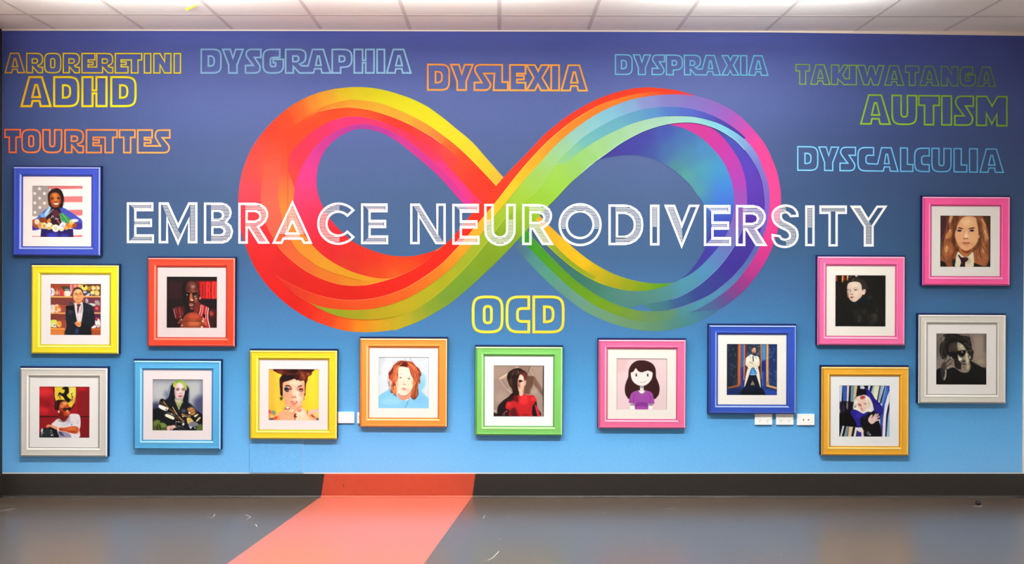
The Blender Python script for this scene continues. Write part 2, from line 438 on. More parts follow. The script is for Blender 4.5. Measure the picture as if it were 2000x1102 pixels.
YA = sm('576.2,242.8 590.7,231.2 605.2,222.2 627,210.6 648.8,202.2 674,196.2 689,194.9 718,197.3 747,203.2 776.2,213.9 805.2,226.8 834.3,242.4 856,257 883.6,278 905.3,297 927,318.2 949,341 969.3,363')
YB = sm('605.2,226 627,217.2 648.8,212.2 674,209.8 689,210.1 718,214 747.1,222 776.2,232.4 805.2,245.7 834.3,261.9 856,276 883.6,298.4 898,313 912.6,328.5 927,343.5 941.7,359.4 959,377')
M1 = sm('563,335 564,318 567.5,300.4 576.2,287.8 590.7,274.4 605.2,260.8 627,246 649,235 680,227.9 703,227.9 718,230.4 747.1,237.7 768.9,246.5 790.7,256.5 812,268 834,284 856,303')
P1 = sm('921.8,393.7 906.8,379 883.6,352 861.8,330.4 834.3,304.5 812.5,286.3 790.7,270.7 768.9,258.8 747.1,249.7 725.4,243.9 711,242.6 696.3,243.5 674.5,248.3 648.8,260.2 627,276.2 612.5,290.7 602.3,305 594.3,317.5 586.3,333 579,352 575.4,368')
S1 = sm('1085.4,319 1107,297.6 1128.9,276.6 1150.7,260 1180,242.9 1209,228.6 1238,218.3 1267.1,211.6 1303.4,208.6 1339.7,210.9 1368.8,217.4 1397,228 1424.4,243.4 1443,257 1456.3,269')
N0 = sm('1107,319 1128.9,299.4 1150.7,283.9 1180,266.4 1209,252.4 1238,240.5 1274.4,231 1303.4,227.1 1332.5,226.6 1361.5,229 1395.3,237.8 1417,247.1 1438.9,260 1453.4,271')
Q1 = sm('1453.4,271 1468,286.4 1479.6,303.8 1491.2,331.8 1499,353.6 1502.8,375.4 1503.4,397 1501.4,420.4 1496.5,445 1483.9,480.6 1472.3,502.7 1457.8,524.5 1443.3,543.9 1424.4,563 1402.6,579.8 1380.8,593.8 1363.4,603.9 1345,611')
RO = sm('1358.6,187.2 1376,191.4 1398.3,198.8 1424.4,212 1446.2,227.6 1463.6,244.7 1482.5,266 1497,287 1510.5,316.5 1518.8,341 1524,368 1525.3,391.3 1523.5,420 1518.8,450 1511.5,475.5 1501.4,499 1486.8,525 1472.3,545.4 1453.4,567.6 1431.7,586.5 1409.9,602.5')
RB = sm('1409.9,602.5 1390,615.5 1368.8,626.6 1347,635.8 1325.2,641.5 1296.2,646.2 1267,646.6 1238,643.2 1209,636.3 1180,626.3 1143.6,609 1126.2,597.2 1104.4,580.7 1082.6,562.8 1060.8,542.5 1039,520 1021.6,501.5 1006,484')
V0 = sm('1052.5,420.6 1063,431 1074.3,442.2 1097,463.4 1118.9,483.2 1140.7,501 1162.5,516 1184.3,528.4 1209,539.2 1238,547.9 1267,552.8 1296.2,554 1318,551.5')
V05 = sm('1045.2,428 1058,447 1068,462 1082.6,477.6 1104.4,499.4 1126.2,517.5 1148,531.8 1164,540')
V1 = sm('1036,443.5 1050,459.5 1068,478.6 1089.9,499.2 1111.7,517.3 1133.4,532.8 1155.2,545.5 1177,555.3 1209,564.5 1238,568.4 1267,567.5 1296.2,560.6 1318,551.5')
V2 = sm('1027.8,449 1040.5,464.5 1060.8,486.8 1082.6,509.5 1104.4,531 1126.2,550 1148,566 1169.7,579.6 1191.5,590.3 1213.3,599 1238,605.6')
GB = sm('1013,470 1027.4,479 1046.3,498 1068,519.7 1089.9,541 1111.7,560.4 1133.4,577.8 1155.2,592.6 1179.9,605.6 1201.8,614.7 1223.6,622 1255,629')
T0 = sm('1255,594 1281.7,590.8 1303.4,586.9 1325.2,580.2 1351.8,566.5 1373.6,550.9 1397,529.5 1411.3,513.5 1424.4,496 1434.6,479.8 1444,462 1452,440 1457,420 1459.3,395.7 1458.2,370 1454.9,346.3 1446,318 1434.6,298 1423,281.5 1411.3,267.5 1396,254 1380,246')
U0 = sm('1318,551.5 1332.5,544.2 1351.8,533.6 1366.3,522 1380.8,508 1395.4,492 1407,477.5 1417,461 1424.4,445 1430.5,425 1433.8,403 1433.6,379.7 1431.7,367 1428.8,353.6 1423,337 1414.7,319.5 1402.6,302.3 1388,286.0 1373.6,272.6 1356,260.6 1337.3,251.4 1325.2,247.6 1304.9,243.4')
H0 = sm('1166,313.5 1190.8,307 1212.6,304 1231,303 1249,304 1270.7,308.7 1292.5,318 1314.3,331.5 1336,349.7 1350.6,364.5 1359,376.8 1372,394 1380,413 1384,438 1382.6,462 1378,480 1373.6,492 1364.9,507 1354.7,521 1343,534.5 1334,542')

art = Art()
MAR = []
# left loop, back to front
region(art, E0[5:] + [(990, 480), (940, 470)] + [(881, 467.3)] + rev(I0) + [(950, 385), (975, 360)],
    C('485,330,FF5A58 475,365,FF566A 476,395,F84E66 480,430,F04454 495,460,E83844 510,500,E23034 500,515,E62E28 540,565,EA2A22 540,530,DA2E2C 580,560,DA2F28 580,590,E32C25 600,605,EB3A26 640,625,F2502C 665,637,F9782A 705,640,F5A02C 740,638,E6B52C 775,632,D2C034 805,618,BDBC34 690,570,DE2E1C 830,603,A4B738 870,585,8CAA3E 590,210,FF8A30 560,232,FF5A28 530,258,FF4A2E 500,290,FF5550 700,225,FF6828 650,228,FF5C26 600,250,FF5226 565,275,FF5228 535,295,FF5C3E 528,325,FF6A50 553,300,FF5A34 780,250,FF4530 835,285,FF3C48 900,320,FF4428'), 8)
region(art, B1 + F0[:56] + rev(B2), C('530,305,FF5E44 527,335,FF6A50 525,370,FF6E5C 526,400,F97660 532,440,F2705A 552,475,E66E40 590,512,E4763C 640,541,E3862E 690,553,E2942A 740,549,E6A028'))
region(art, B2 + [(762, 545)] + rev(B3), C('560,315,FF5A38 566,335,FF6444 558,365,FF7A4A 562,385,FF8C44 560,405,F89244 566,440,F29A40 600,490,E59A32 640,522,E2A42C 690,540,E2A824 740,547,E8A42C'))
region(art, M1 + [(880, 330), (925, 375), (944, 400), (921.8, 393.7)] + P1 + [(570, 352)], C('566,330,FF4C4C 572,345,FF5044 578,300,FF3E5E 590,320,FF4458 600,280,FF3C66 630,255,FF3C74 660,240,FF4086 695,236,FF4088 735,241,FF4282 775,255,FF3F72 815,278,FF3C62 850,305,FF3A60 880,325,FF3E84 860,322,FF3D96 900,350,FF3D88 900,365,FC3C9C 925,380,FA3C88 935,385,FC4060'))
region(art, sm('812,268 834,284 856,303 880,330 905,358 925,380 944,398') + [(965, 372)] + rev(YB)[:41], C('810,262,FF4A38 840,275,FF3C58 860,292,FF4060 880,312,FF4A50 868,290,FF6640 900,325,FF5030 925,352,FF4428 945,372,FF4022 950,385,FF4238 840,268,FF4848'))
region(art, YA + [(963, 370), (959, 377)] + rev(YB), C('590,233,FF7428 620,216,FF9038 655,205,FFA83C 690,202,FFBC3C 740,210,FFC63C 790,230,FFC03E 830,250,FFA63C 855,268,FF9444 880,287,FF6E2C 905,310,FF5222 940,345,FF4220 960,368,FF3E1E'))
region(art, E0[:18 * 5 + 1] + YA, C('560,232,FF5428 585,215,FF8030 575,218,FF6A28 610,204,FFA63C 640,192,FFC240 670,184,FFE034 700,182,FFF030 750,188,FFF82A 800,205,FFFA28 850,235,FFF42A 890,265,FFEA32 920,295,FFDC34 950,325,FFD030 975,350,FFC040'))
region(art, P1 + B3[15:] + F0[56:] + rev(I0)[10:], C('905,392,D53C98 880,362,CE3C98 840,322,CC3C96 790,280,CE409A 740,252,C240A2 705,247,B844A4 660,262,C2429E 630,287,CC3E9A 610,312,DA4298 597,345,E64490 596,380,EC4880 600,410,EB3F6A 620,440,E83456 650,465,E22B3C 690,500,DC342E 640,490,DA2E30 680,515,D8462A 730,530,E05624 730,505,E03A20 770,515,EE501E 770,535,EE702A 800,518,EC6024 800,506,F04A1C 835,498,F23A18'))
# right loop, back layers
region(art, V2 + rev(E1[135:160]) + [(1400, 588)] + RB, C('1015,490,587C90 1045,512,5C9A92 1070,537,62A28E 1100,562,6EA294 1130,586,7AA696 1160,606,7EAA8C 1200,625,82AA88 1240,636,80AA86 1280,635,76A284 1320,630,649C98 1350,615,5A9AA8 1372,606,5890AE 1395,600,5E80AC 1240,615,7EA274 1300,615,72A080 1340,603,62A4AC'))
region(art, V2 + [(1270, 609), (1300, 607), (1320, 603)] + [(1320, 618), (1290, 628)] + rev(GB) , C('1030,468,3E9A2C 1055,492,4EA022 1080,517,62A322 1110,545,6FA420 1140,568,78A820 1170,588,84AE20 1200,603,88AC30 1230,614,86A850 1270,618,7CA274 1310,612,72A082'))
region(art, V1 + U0 + [(1330, 236)] + rev(T0) + [(1230, 602)] + rev(V2), C('1040,452,4C6C86 1070,483,46708A 1100,515,457A7C 1130,541,488472 1160,562,528A76 1190,577,5A9488 1230,588,5F948E 1225,575,66968E 1270,580,64988E 1300,573,629C9C 1340,556,60A2B4 1375,530,5E9EC0 1400,505,6A8EC4 1420,480,7A82C2 1432,455,8878C0 1445,425,986CBE 1446,390,A65CBA 1440,350,B84AB8 1420,310,C044B0 1398,280,C83CA4 1370,258,CC3E9C 1330,245,D03CA0 1340,568,5E9EB8'))
region(art, T0 + E1[55:156], C('1250,603,5C9688 1290,600,548C98 1330,592,4A70A0 1370,572,485AA0 1400,550,4C4EA0 1430,520,503FA2 1455,490,5440A4 1465,440,5C3CA8 1475,400,6842B4 1470,360,6C46B8 1455,330,6A4CC0 1440,300,5C54BC 1420,278,4E60B8 1400,262,4A60AA'))
region(art, E1[15:41] + rev(U0[5:]) + rev(H0), C('1180,308,443C94 1205,295,4A42A0 1240,285,4B45A4 1260,265,4A48A6 1300,255,4A5CB2 1270,300,4A5AA4 1300,295,4C74AC 1340,270,4E78B4 1375,292,5290C0 1345,300,548CAE 1320,328,549098 1340,345,60A49C 1365,375,5EA0A8 1375,330,56A0B4 1400,330,4E9CC8 1415,360,4C92D8 1410,385,4C84DC 1385,395,4E90BC 1400,410,4A6CCC 1395,435,4C5CC0 1418,440,4C54BA 1400,470,4E4AB2 1380,502,5044A8 1360,520,4E4AA4 1345,535,4A56A0'))
region(art, V05 + [(1180, 553), (1160, 548)] + rev(V1[:6 * 5 + 1]), C('1045,445,9CBA3C 1070,470,A2B434 1095,497,9AAC2A 1120,518,93AA24 1150,538,A0AC20 1170,550,B0AE20'))
region(art, V0 + rev(V1)[:6 * 5] + rev(V05), C('1055,432,FFB430 1080,455,FFBA28 1110,485,FFC422 1140,510,FAC818 1165,525,DABC18 1190,538,BAB41C 1160,540,C8B218 1190,555,B8AC1E 1225,556,A2AC1C 1260,561,8CAC20 1290,558,74AA28 1312,554,68A62A'))
# right loop, front bands
region(art, F2[105:] + RO + rev(Q1) + rev(S1), C('1050,330,A6CE74 1075,310,A8D090 1090,290,A8D2A8 1130,255,A6D4CC 1160,235,A0D8E0 1190,220,98D6EE 1230,205,9CC4EA 1265,200,9CA4DE 1310,197,9590D2 1350,202,9284CE 1390,212,987CCC 1415,228,A66CC8 1440,247,C060BE 1462,267,DE55B4 1480,288,F956A6 1500,330,FF58A4 1514,380,FF5AA6 1512,420,FA50A2 1505,460,F24C9E 1490,495,E0459A 1470,525,C8459A 1450,550,AE4898 1430,570,90549C 1410,590,6C68A2 1388,606,5A80A8'))
region(art, S1 + rev(N0), C('1100,310,9CCC90 1120,292,8EC8AC 1145,272,7CBEC2 1175,257,78BCC6 1205,242,76B8CA 1240,229,70AECC 1275,221,66A0D0 1310,218,5C86CE 1345,219,5C74CC 1380,227,5A62C4 1410,240,5650B4 1435,254,5444A8 1452,269,5040A0'))
region(art, [(1085.4, 319)] + N0 + Q1 + rev(E1[:146]), C('1100,340,A4CE5C 1125,325,A0CE68 1140,308,A2D080 1170,290,AAD496 1205,270,AED8A8 1240,254,B8DEBA 1280,242,BAE2CA 1320,234,BAE8D6 1355,235,B4EAE6 1385,242,A0E4EC 1410,251,96E2F4 1430,263,92D2EE 1450,280,8EB4E0 1465,300,8A98D6 1480,330,8882CC 1495,370,8878CA 1498,410,8C6CC8 1490,450,8070C0 1475,490,6A74B8 1450,520,6082B8 1425,548,628EBC 1395,570,629EC0 1365,588,5EA2B8 1335,604,62A0A8'))
# front ribbon
GRN = C('620,598,9CAD2C 650,608,A0B02C 690,613,B2AE2A 740,612,C4B229 790,598,CAB626 830,575,BEB825 870,550,B6B624 910,505,A9B52A 950,455,A6BA32 985,412,A6C236 1015,380,A8CA44 1040,350,A6CC62 1060,325,A8CE74 1075,310,A8D090')
region(art, F2[:106] + [(1085.4, 319)] + [(1107, 319), (1090, 350), (1050, 380)] + rev(F3) + [(720, 624.6), (713, 624.6), (683.6, 622.7), (662, 618.2), (641, 611.2), (620, 600.9)], GRN)
region(art, F3 + [(1050, 374), (1085.4, 322), (1107, 319), (1135, 310), (1160, 300), (1169, 312.3), (1154.5, 322.8), (1140, 335.2)] + rev(EB)[:-6] + [(760, 628)], C('752,632,E2B22E 762,640,DCB830 745,627,D8AE2C 775,632,D2C034 765,626,CCB02C 792,634,CABE33 785,622,C4B830 815,612,A8B038 845,600,92AE3E 870,577,84A640 900,555,82A838 950,505,88A624 990,468,8CAA24 1020,430,96B826 1040,400,A0C838 1060,395,9ECA3E 1090,360,A0CE50 1080,335,A8CE60 1120,325,A2CE70 1145,310,A2D088'))
region(art, F1[:-1] + [(1300, 178.5), (1330, 182), (1358.6, 187.2)] + rev(F2) + [(576.2, 574.7), (558.8, 560.2)], C('560,555,DE4030 590,575,E04C2C 620,585,E6552A 660,595,EA5C28 700,597,EE6428 740,590,F26A2A 780,578,F6742A 820,558,FC7E2A 850,535,FF8A28 880,508,FF9C28 910,478,FFAC2C 930,455,FFB82E 950,428,FFC02C 970,402,FFC828 1000,368,FFCE28 1020,345,FFC428 1045,318,FFB82C 1075,287,FFA82E 1110,255,FF9A2C 1150,227,FF962A 1200,202,FF962C 1240,190,FF8E28 1275,184,FF7624 1310,181,FF5820 1350,186,FF4A50'))
region(art, F0[:-3] + FE + rev(F1) , C('545,510,DC2E2C 570,540,DA2C26 620,560,DC2C20 680,572,DC2C1C 740,565,E22E1A 800,545,E6301A 850,515,EC3018 890,475,F23018 930,430,FC381C 970,385,FF421E 1010,335,FF4624 1060,280,FF4826 1120,230,FF4828 1200,190,FF4A24 1270,176,FF5018 1320,181,FF4A28 1350,186,FF4462'))
# thin printed edge lights and edge darks
def ln(e, w, c): stroke(art, e, w, c)
ln(F1[:5 * 33], 0.9, C('560,551,F06040 700,586,FF9468 850,525,FFB070 900,478,FFD070 1000,355,FFE860 1100,250,FFD860 1250,183,FF9A3C'))
ln(F0[14 * 5 - 30:-2], 0.9, C('640,549,F0702C 700,558,FFC060 762,545,FFC060 800,530,FF8040 850,492,F05030'))
ln(F0[:44], 0.9, 'F09048')
ln(B3[25:], 0.9, 'F6B440'); ln(YA[30:], 0.9, C('640,205,FFD060 750,204,FFE050 850,252,FFF050 960,355,FFF050'))
ln(YB[5:52], 1.0, 'FFC860'); ln(M1[36:56], 0.9, 'FF7868'); ln(B2[35:-10], 0.8, 'D8802C')
ln(E1[12:100], 1.3, C('1160,318,303A70 1300,244,303A70 1400,254,30407C 1480,335,4C40A0'))
ln([(x, y - 1.2) for x, y in E1[4:70]], 0.9, 'D0F0E8'); ln(N0[35:], 0.8, C('1200,256,5890A8 1330,226,3C4C88 1440,262,4838A0'))
ln(Q1[45:-15], 0.8, '7C84C4')
ln(E1[120:150], 1.0, '9098D0'); ln(T0[12:60], 0.9, '8FA6D8'); ln(V1[4:45], 0.8, C('1050,460,D8D040 1300,560,9CB83C'))
ln(F3[:], 0.8, C('740,624,8C9A20 830,592,D8CC30 950,474,C8CC48')); ln(F2[25:100], 0.7, C('680,605,A08820 800,580,B0902A 950,444,B8B030'))
ln([(742, 624.4), (713, 625), (683.6, 623.1), (662, 618.6), (641, 611.6), (620, 601.3), (598, 588), (576.2, 574.7)], 0.8, 'E86A38')
ln(EB[80:], 0.9, C('1016,463,5A7030 1060,414,6C8C40')); ln(H0[:45], 0.8, '5A68A8'); ln(V2[:60], 0.8, '8CBC3C')
# ---------------------------------------------------------------- lettering
def rounded(path, w, h):
    """path of (x,y[,r]) in the unit box -> points scaled to w,h with r (share of h) rounding"""
    pts = [(p[0] * w, p[1] * h, (p[2] if len(p) > 2 else 0) * h) for p in path]
    out = []
    N = len(pts)
    for i, (x, y, r) in enumerate(pts):
        if r <= 0: out.append((x, y)); continue
        p = np.array((x, y)); a = np.array(pts[i - 1][:2]) - p; b = np.array(pts[(i + 1) % N][:2]) - p
        la, lb = np.linalg.norm(a), np.linalg.norm(b)
        ra, rb = min(r, la * .5 if pts[i - 1][2] > 0 else la * .95), min(r, lb * .5 if pts[(i + 1) % N][2] > 0 else lb * .95)
        s, e = p + a / la * ra, p + b / lb * rb
        for k in range(7):
            t = k / 6
            q = (1 - t) ** 2 * s + 2 * t * (1 - t) * p + t * t * e
            # pull the corner out a little: closer to a circular arc
            q = q + (p - q) * 0.12 * (4 * t * (1 - t))
            out.append(tuple(q))
    return out
def cap(x0, y0, x1, y1, r): return [(x0, y0, r), (x1, y0, r), (x1, y1, r), (x0, y1, r)]
GL = {
 'A': [[(.27, 0), (.70, 0), (1, 1), (.66, 1), (.62, .82), (.38, .82), (.34, 1), (0, 1)], [(.47, .27), (.54, .27), (.64, .69), (.37, .69)]],
 'D': [[(0, 0), (1, 0, .34), (1, 1, .34), (0, 1)], [(.36, .28), (.66, .28, .2), (.66, .71, .2), (.36, .71)]],
 'H': [[(0, 0), (.42, 0), (.42, .46), (.58, .46), (.58, 0), (1, 0), (1, 1), (.58, 1), (.58, .56), (.42, .56), (.42, 1), (0, 1)]],
 'R': [[(0, 0), (1, 0, .36), (1, .56, .3), (.7, .62), (.74, .7, .05), (1, .72), (1, 1), (.72, 1), (.37, .68), (.37, 1), (0, 1)], [(.35, .28), (.68, .28, .12), (.68, .5, .12), (.35, .5)]],
 'O': [cap(0, 0, 1, 1, .34), cap(.38, .27, .63, .74, .13)],
 'I': [[(0, 0), (1, 0), (1, 1), (0, 1)]],
 'N': [[(0, 0), (.36, 0), (.64, .43), (.64, 0), (1, 0), (1, 1), (.62, 1), (.36, .57), (.36, 1), (0, 1)]],
 'T': [[(0, 0), (1, 0), (1, .33), (.72, .33), (.72, 1), (.28, 1), (.28, .33), (0, .33)]],
 'U': [[(0, 0), (.37, 0), (.37, .74, .14), (.63, .74, .14), (.63, 0), (1, 0), (1, 1, .34), (0, 1, .34)]],
 'S': [[(1, 0), (1, .34), (.58, .34), (1, .76, .14), (.86, 1, .22), (0, 1), (0, .68), (.5, .68), (0, .24, .15), (.14, 0, .2)]],
 'Y': [[(0, 0), (.37, 0), (.5, .37), (.63, 0), (1, 0), (.70, .66), (.70, 1), (.29, 1), (.29, .66)]],
 'G': [[(.82, 0), (.82, .34), (.36, .34, .14), (.36, .74, .12), (.62, .72, .06), (.62, .57), (.5, .57), (.5, .42), (1, .42), (1, .84, .22), (.8, 1, .2), (0, 1, .36), (0, 0, .36)]],
 'P': [[(0, 0), (1, 0, .38), (1, .75, .36), (.43, .76), (.43, 1), (0, 1)], [(.36, .28), (.64, .28, .14), (.64, .52, .14), (.36, .52)]],
 'E': [[(0, 0), (1, 0), (1, .34), (.45, .34), (.45, .43), (.9, .43), (.9, .57), (.45, .57), (.45, .7), (1, .7), (1, 1), (0, 1)]],
 'X': [[(0, 0), (.36, 0), (.5, .24), (.64, 0), (1, 0), (.68, .5), (1, 1), (.62, 1), (.49, .76), (.36, 1), (0, 1), (.31, .5)]],
 'L': [[(0, 0), (.56, 0), (.56, .7), (1, .7), (1, 1), (0, 1)]],
 'C': [[(0, 0, .35), (1, 0), (1, .33), (.48, .33, .14), (.48, .7, .14), (1, .7), (1, 1), (0, 1, .35)]],
 'W': [[(0, 0), (.28, 0), (.38, .52), (.46, 0.03), (.62, .03), (.69, .48), (.8, 0), (1, 0), (.8, 1), (.6, 1), (.5, .64), (.42, 1), (.24, 1)]],
 'M': [[(0, 0), (.33, 0), (.51, .33), (.70, 0), (1, 0), (1, 1), (.67, 1), (.67, .6), (.5, .95), (.32, .58), (.32, 1), (0, 1)]],
 'ER': [[(0, 0), (.42, 0), (.42, .33), (.20, .33), (.20, .45), (.36, .45), (.36, .58), (.20, .58), (.20, .70), (.48, .70), (.48, 0), (1, 0, .36), (1, .56, .3), (.85, .62), (.87, .7, .05), (1, .72), (1, 1), (.85, 1), (.67, .70), (.67, 1), (0, 1)], [(.66, .28), (.83, .28, .12), (.83, .5, .12), (.66, .5)]],
 'ET': [[(0, 0), (1, 0), (1, .33), (.86, .33), (.86, 1), (.61, 1), (.61, .33), (.22, .33), (.22, .44), (.41, .44), (.41, .57), (.22, .57), (.22, .69), (.48, .69), (.48, 1), (0, 1)]],
 'ES': [[(0, 0), (.45, 0), (.45, .33), (.21, .33), (.21, .43), (.41, .43), (.41, .57), (.21, .57), (.21, .7), (.71, .7), (.54, .32, .14), (.58, 0, .22), (1, 0), (1, .34), (.77, .34), (1, .74, .14), (.94, 1, .22), (0, 1)]],
 'RA': [[(0, 0), (.45, 0, .38), (.45, .54, .32), (.31, .62), (.36, .7, .06), (.5, .7), (.6, 0), (.84, 0), (1, 1), (.81, 1), (.79, .82), (.65, .82), (.62, 1), (.31, 1), (.17, .72), (.17, 1), (0, 1)], [(.16, .28), (.29, .28, .12), (.29, .52, .12), (.16, .52)], [(.71, .28), (.75, .28), (.79, .68), (.67, .68)]],
 'SL': [[(.06, 0, .22), (.83, 0), (.83, .68), (1, .68), (1, 1), (.57, 1), (.60, .34), (.28, .34), (.50, .78, .12), (.42, 1, .2), (0, 1), (0, .7), (.22, .7), (0, .22, .14)]],
 'KI': [[(0, 0), (.3, 0), (.3, .38), (.48, 0), (.68, 0), (.45, .5), (.55, .7, .05), (.72, .7), (.72, 0), (1, 0), (1, 1), (.5, 1), (.25, .70), (.25, 1), (0, 1)]],
 'CA': [[(0, 0, .35), (.39, 0), (.39, .33), (.2, .33, .14), (.2, .69, .14), (.49, .7), (.59, 0), (.83, 0), (1, 1), (.81, 1), (.79, .82), (.66, .82), (.63, 1), (0, 1, .35)], [(.70, .28), (.74, .28), (.78, .68), (.66, .68)]],
 'Ar': None,
}
# word: (glyph x0 x1 ...), top at first and last x, bottom at first and last x, stroke, colour stops, name of the word part
WORDS = [
 ('A 9 49 R 51 84.2 O 86 119.7 R 122.4 156.2 ER 159 221.4 ET 224 278 I 280.8 295.7 N 299.3 335 I 339 353.7', 103, 103.6, 143.2, 143.8, 2.4, '20,120,E8B81C 100,120,F4DC1C 350,120,F6E628', 'yellow outlined word on the top left of the mural'),
 ('A 40 100.8 D 103.9 155 H 159 210 D 215.4 266.7', 148.7, 148.7, 209.3, 209.3, 3.9, '60,180,FAC814 120,180,FCE610 260,180,FFF020', 'large yellow outlined word, second line of the mural'),
 ('T 8.4 41 O 41.6 80 U 82.6 121.6 R 125.6 164 ET 167.6 230 T 232 265 ES 267.6 333', 252, 252.8, 299, 299.8, 2.8, '10,280,F06A30 100,280,FA8034 330,280,FFA050', 'orange outlined word above the blue frame'),
 ('D 391.6 433 Y 433.6 476.4 S 478 511 G 512.4 555 RA 556.4 647 P 647.4 688.6 H 690.4 732 I 735 752.4 A 754 804', 95, 95.2, 144, 144, 3.0, '400,120,98D0F6 800,120,A4DEFF', 'pale blue outlined word at the top of the mural'),
 ('D 834 879 Y 879 925 SL 925 993.6 E 994.4 1028 X 1027 1075 I 1075 1093.6 A 1095 1148', 124.4, 126, 177.2, 178.6, 3.2, '830,150,FFA850 1148,150,FFB450', 'amber outlined word above the ribbon'),
 ('D 1201 1235.6 Y 1236 1271.6 S 1272.4 1299 P 1300.4 1334 RA 1335.6 1407.6 X 1409 1444 I 1445.6 1459.6 A 1461 1501', 105.8, 108, 146.4, 148.2, 2.2, '1200,130,84D8FA 1500,130,78CCEC', 'light blue outlined word right of the top centre'),
 ('T 1553.6 1581.8 A 1582.5 1621.8 KI 1623 1673.6 W 1673.6 1727 A 1727 1766 T 1767.7 1795.7 A 1795.7 1834.8 N 1837.5 1871.8 G 1874.4 1906 A 1908 1945', 125, 130.4, 165.2, 169.6, 1.9, '1560,150,86B048 1940,150,6E9440', 'green outlined word in the upper right of the mural'),
 ('A 1680 1739.8 U 1741 1791.5 T 1793 1836 I 1838 1859.7 S 1863.4 1902.6 M 1906 1968', 184, 187.6, 243.3, 247.2, 3.0, '1690,215,8CB42C 1960,215,80A838', 'large green outlined word on the right of the mural'),
 ('D 1557 1598.3 Y 1598.3 1639 S 1639.5 1672 CA 1674.6 1755 L 1757.8 1784 C 1785.3 1816 U 1819 1858.6 L 1862.3 1889.4 I 1892.5 1910 A 1913 1960.7', 285.4, 290.4, 333.6, 338, 2.3, '1560,310,7CC4F0 1960,310,5AA0C8', 'sky blue outlined word above the top right frame'),
 ('O 921.7 983.2 C 987.7 1035.2 D 1040 1102.4', 577.7, 577.7, 651.2, 651.2, 4.9, '920,600,FFD040 1100,600,FFC038', 'yellow outlined three letter word under the ribbon'),
]
def build_words(parent, m):
    for spec, t0, t1, b0, b1, w, cs, lab in WORDS:
        a = Art(1.0, 1.05); d = nextd()
        q = spec.split(); xa = float(q[1]); xb = float(q[-1]); cc = C(cs)
        for i in range(0, len(q), 3):
            g, x0, x1 = q[i], float(q[i + 1]), float(q[i + 2])
            for path in GL[g]:
                W_, H_ = x1 - x0 - w, 1000.0
                top = lambda x: t0 + (t1 - t0) * (x - xa) / (xb - xa)
                bot = lambda x: b0 + (b1 - b0) * (x - xa) / (xb - xa)
                hgt = b0 - t0 - w
                pts = rounded(path, x1 - x0 - w, hgt)
                pp = []
                for (x, y) in pts:
                    X = x0 + w / 2 + x
                    pp.append((X, top(X) + w / 2 + y / hgt * (bot(X) - top(X) - w)))
                stroke(a, pp, w + .25, cc, True, d)
        o = a.build('lettering', m, parent); o['label'] = lab

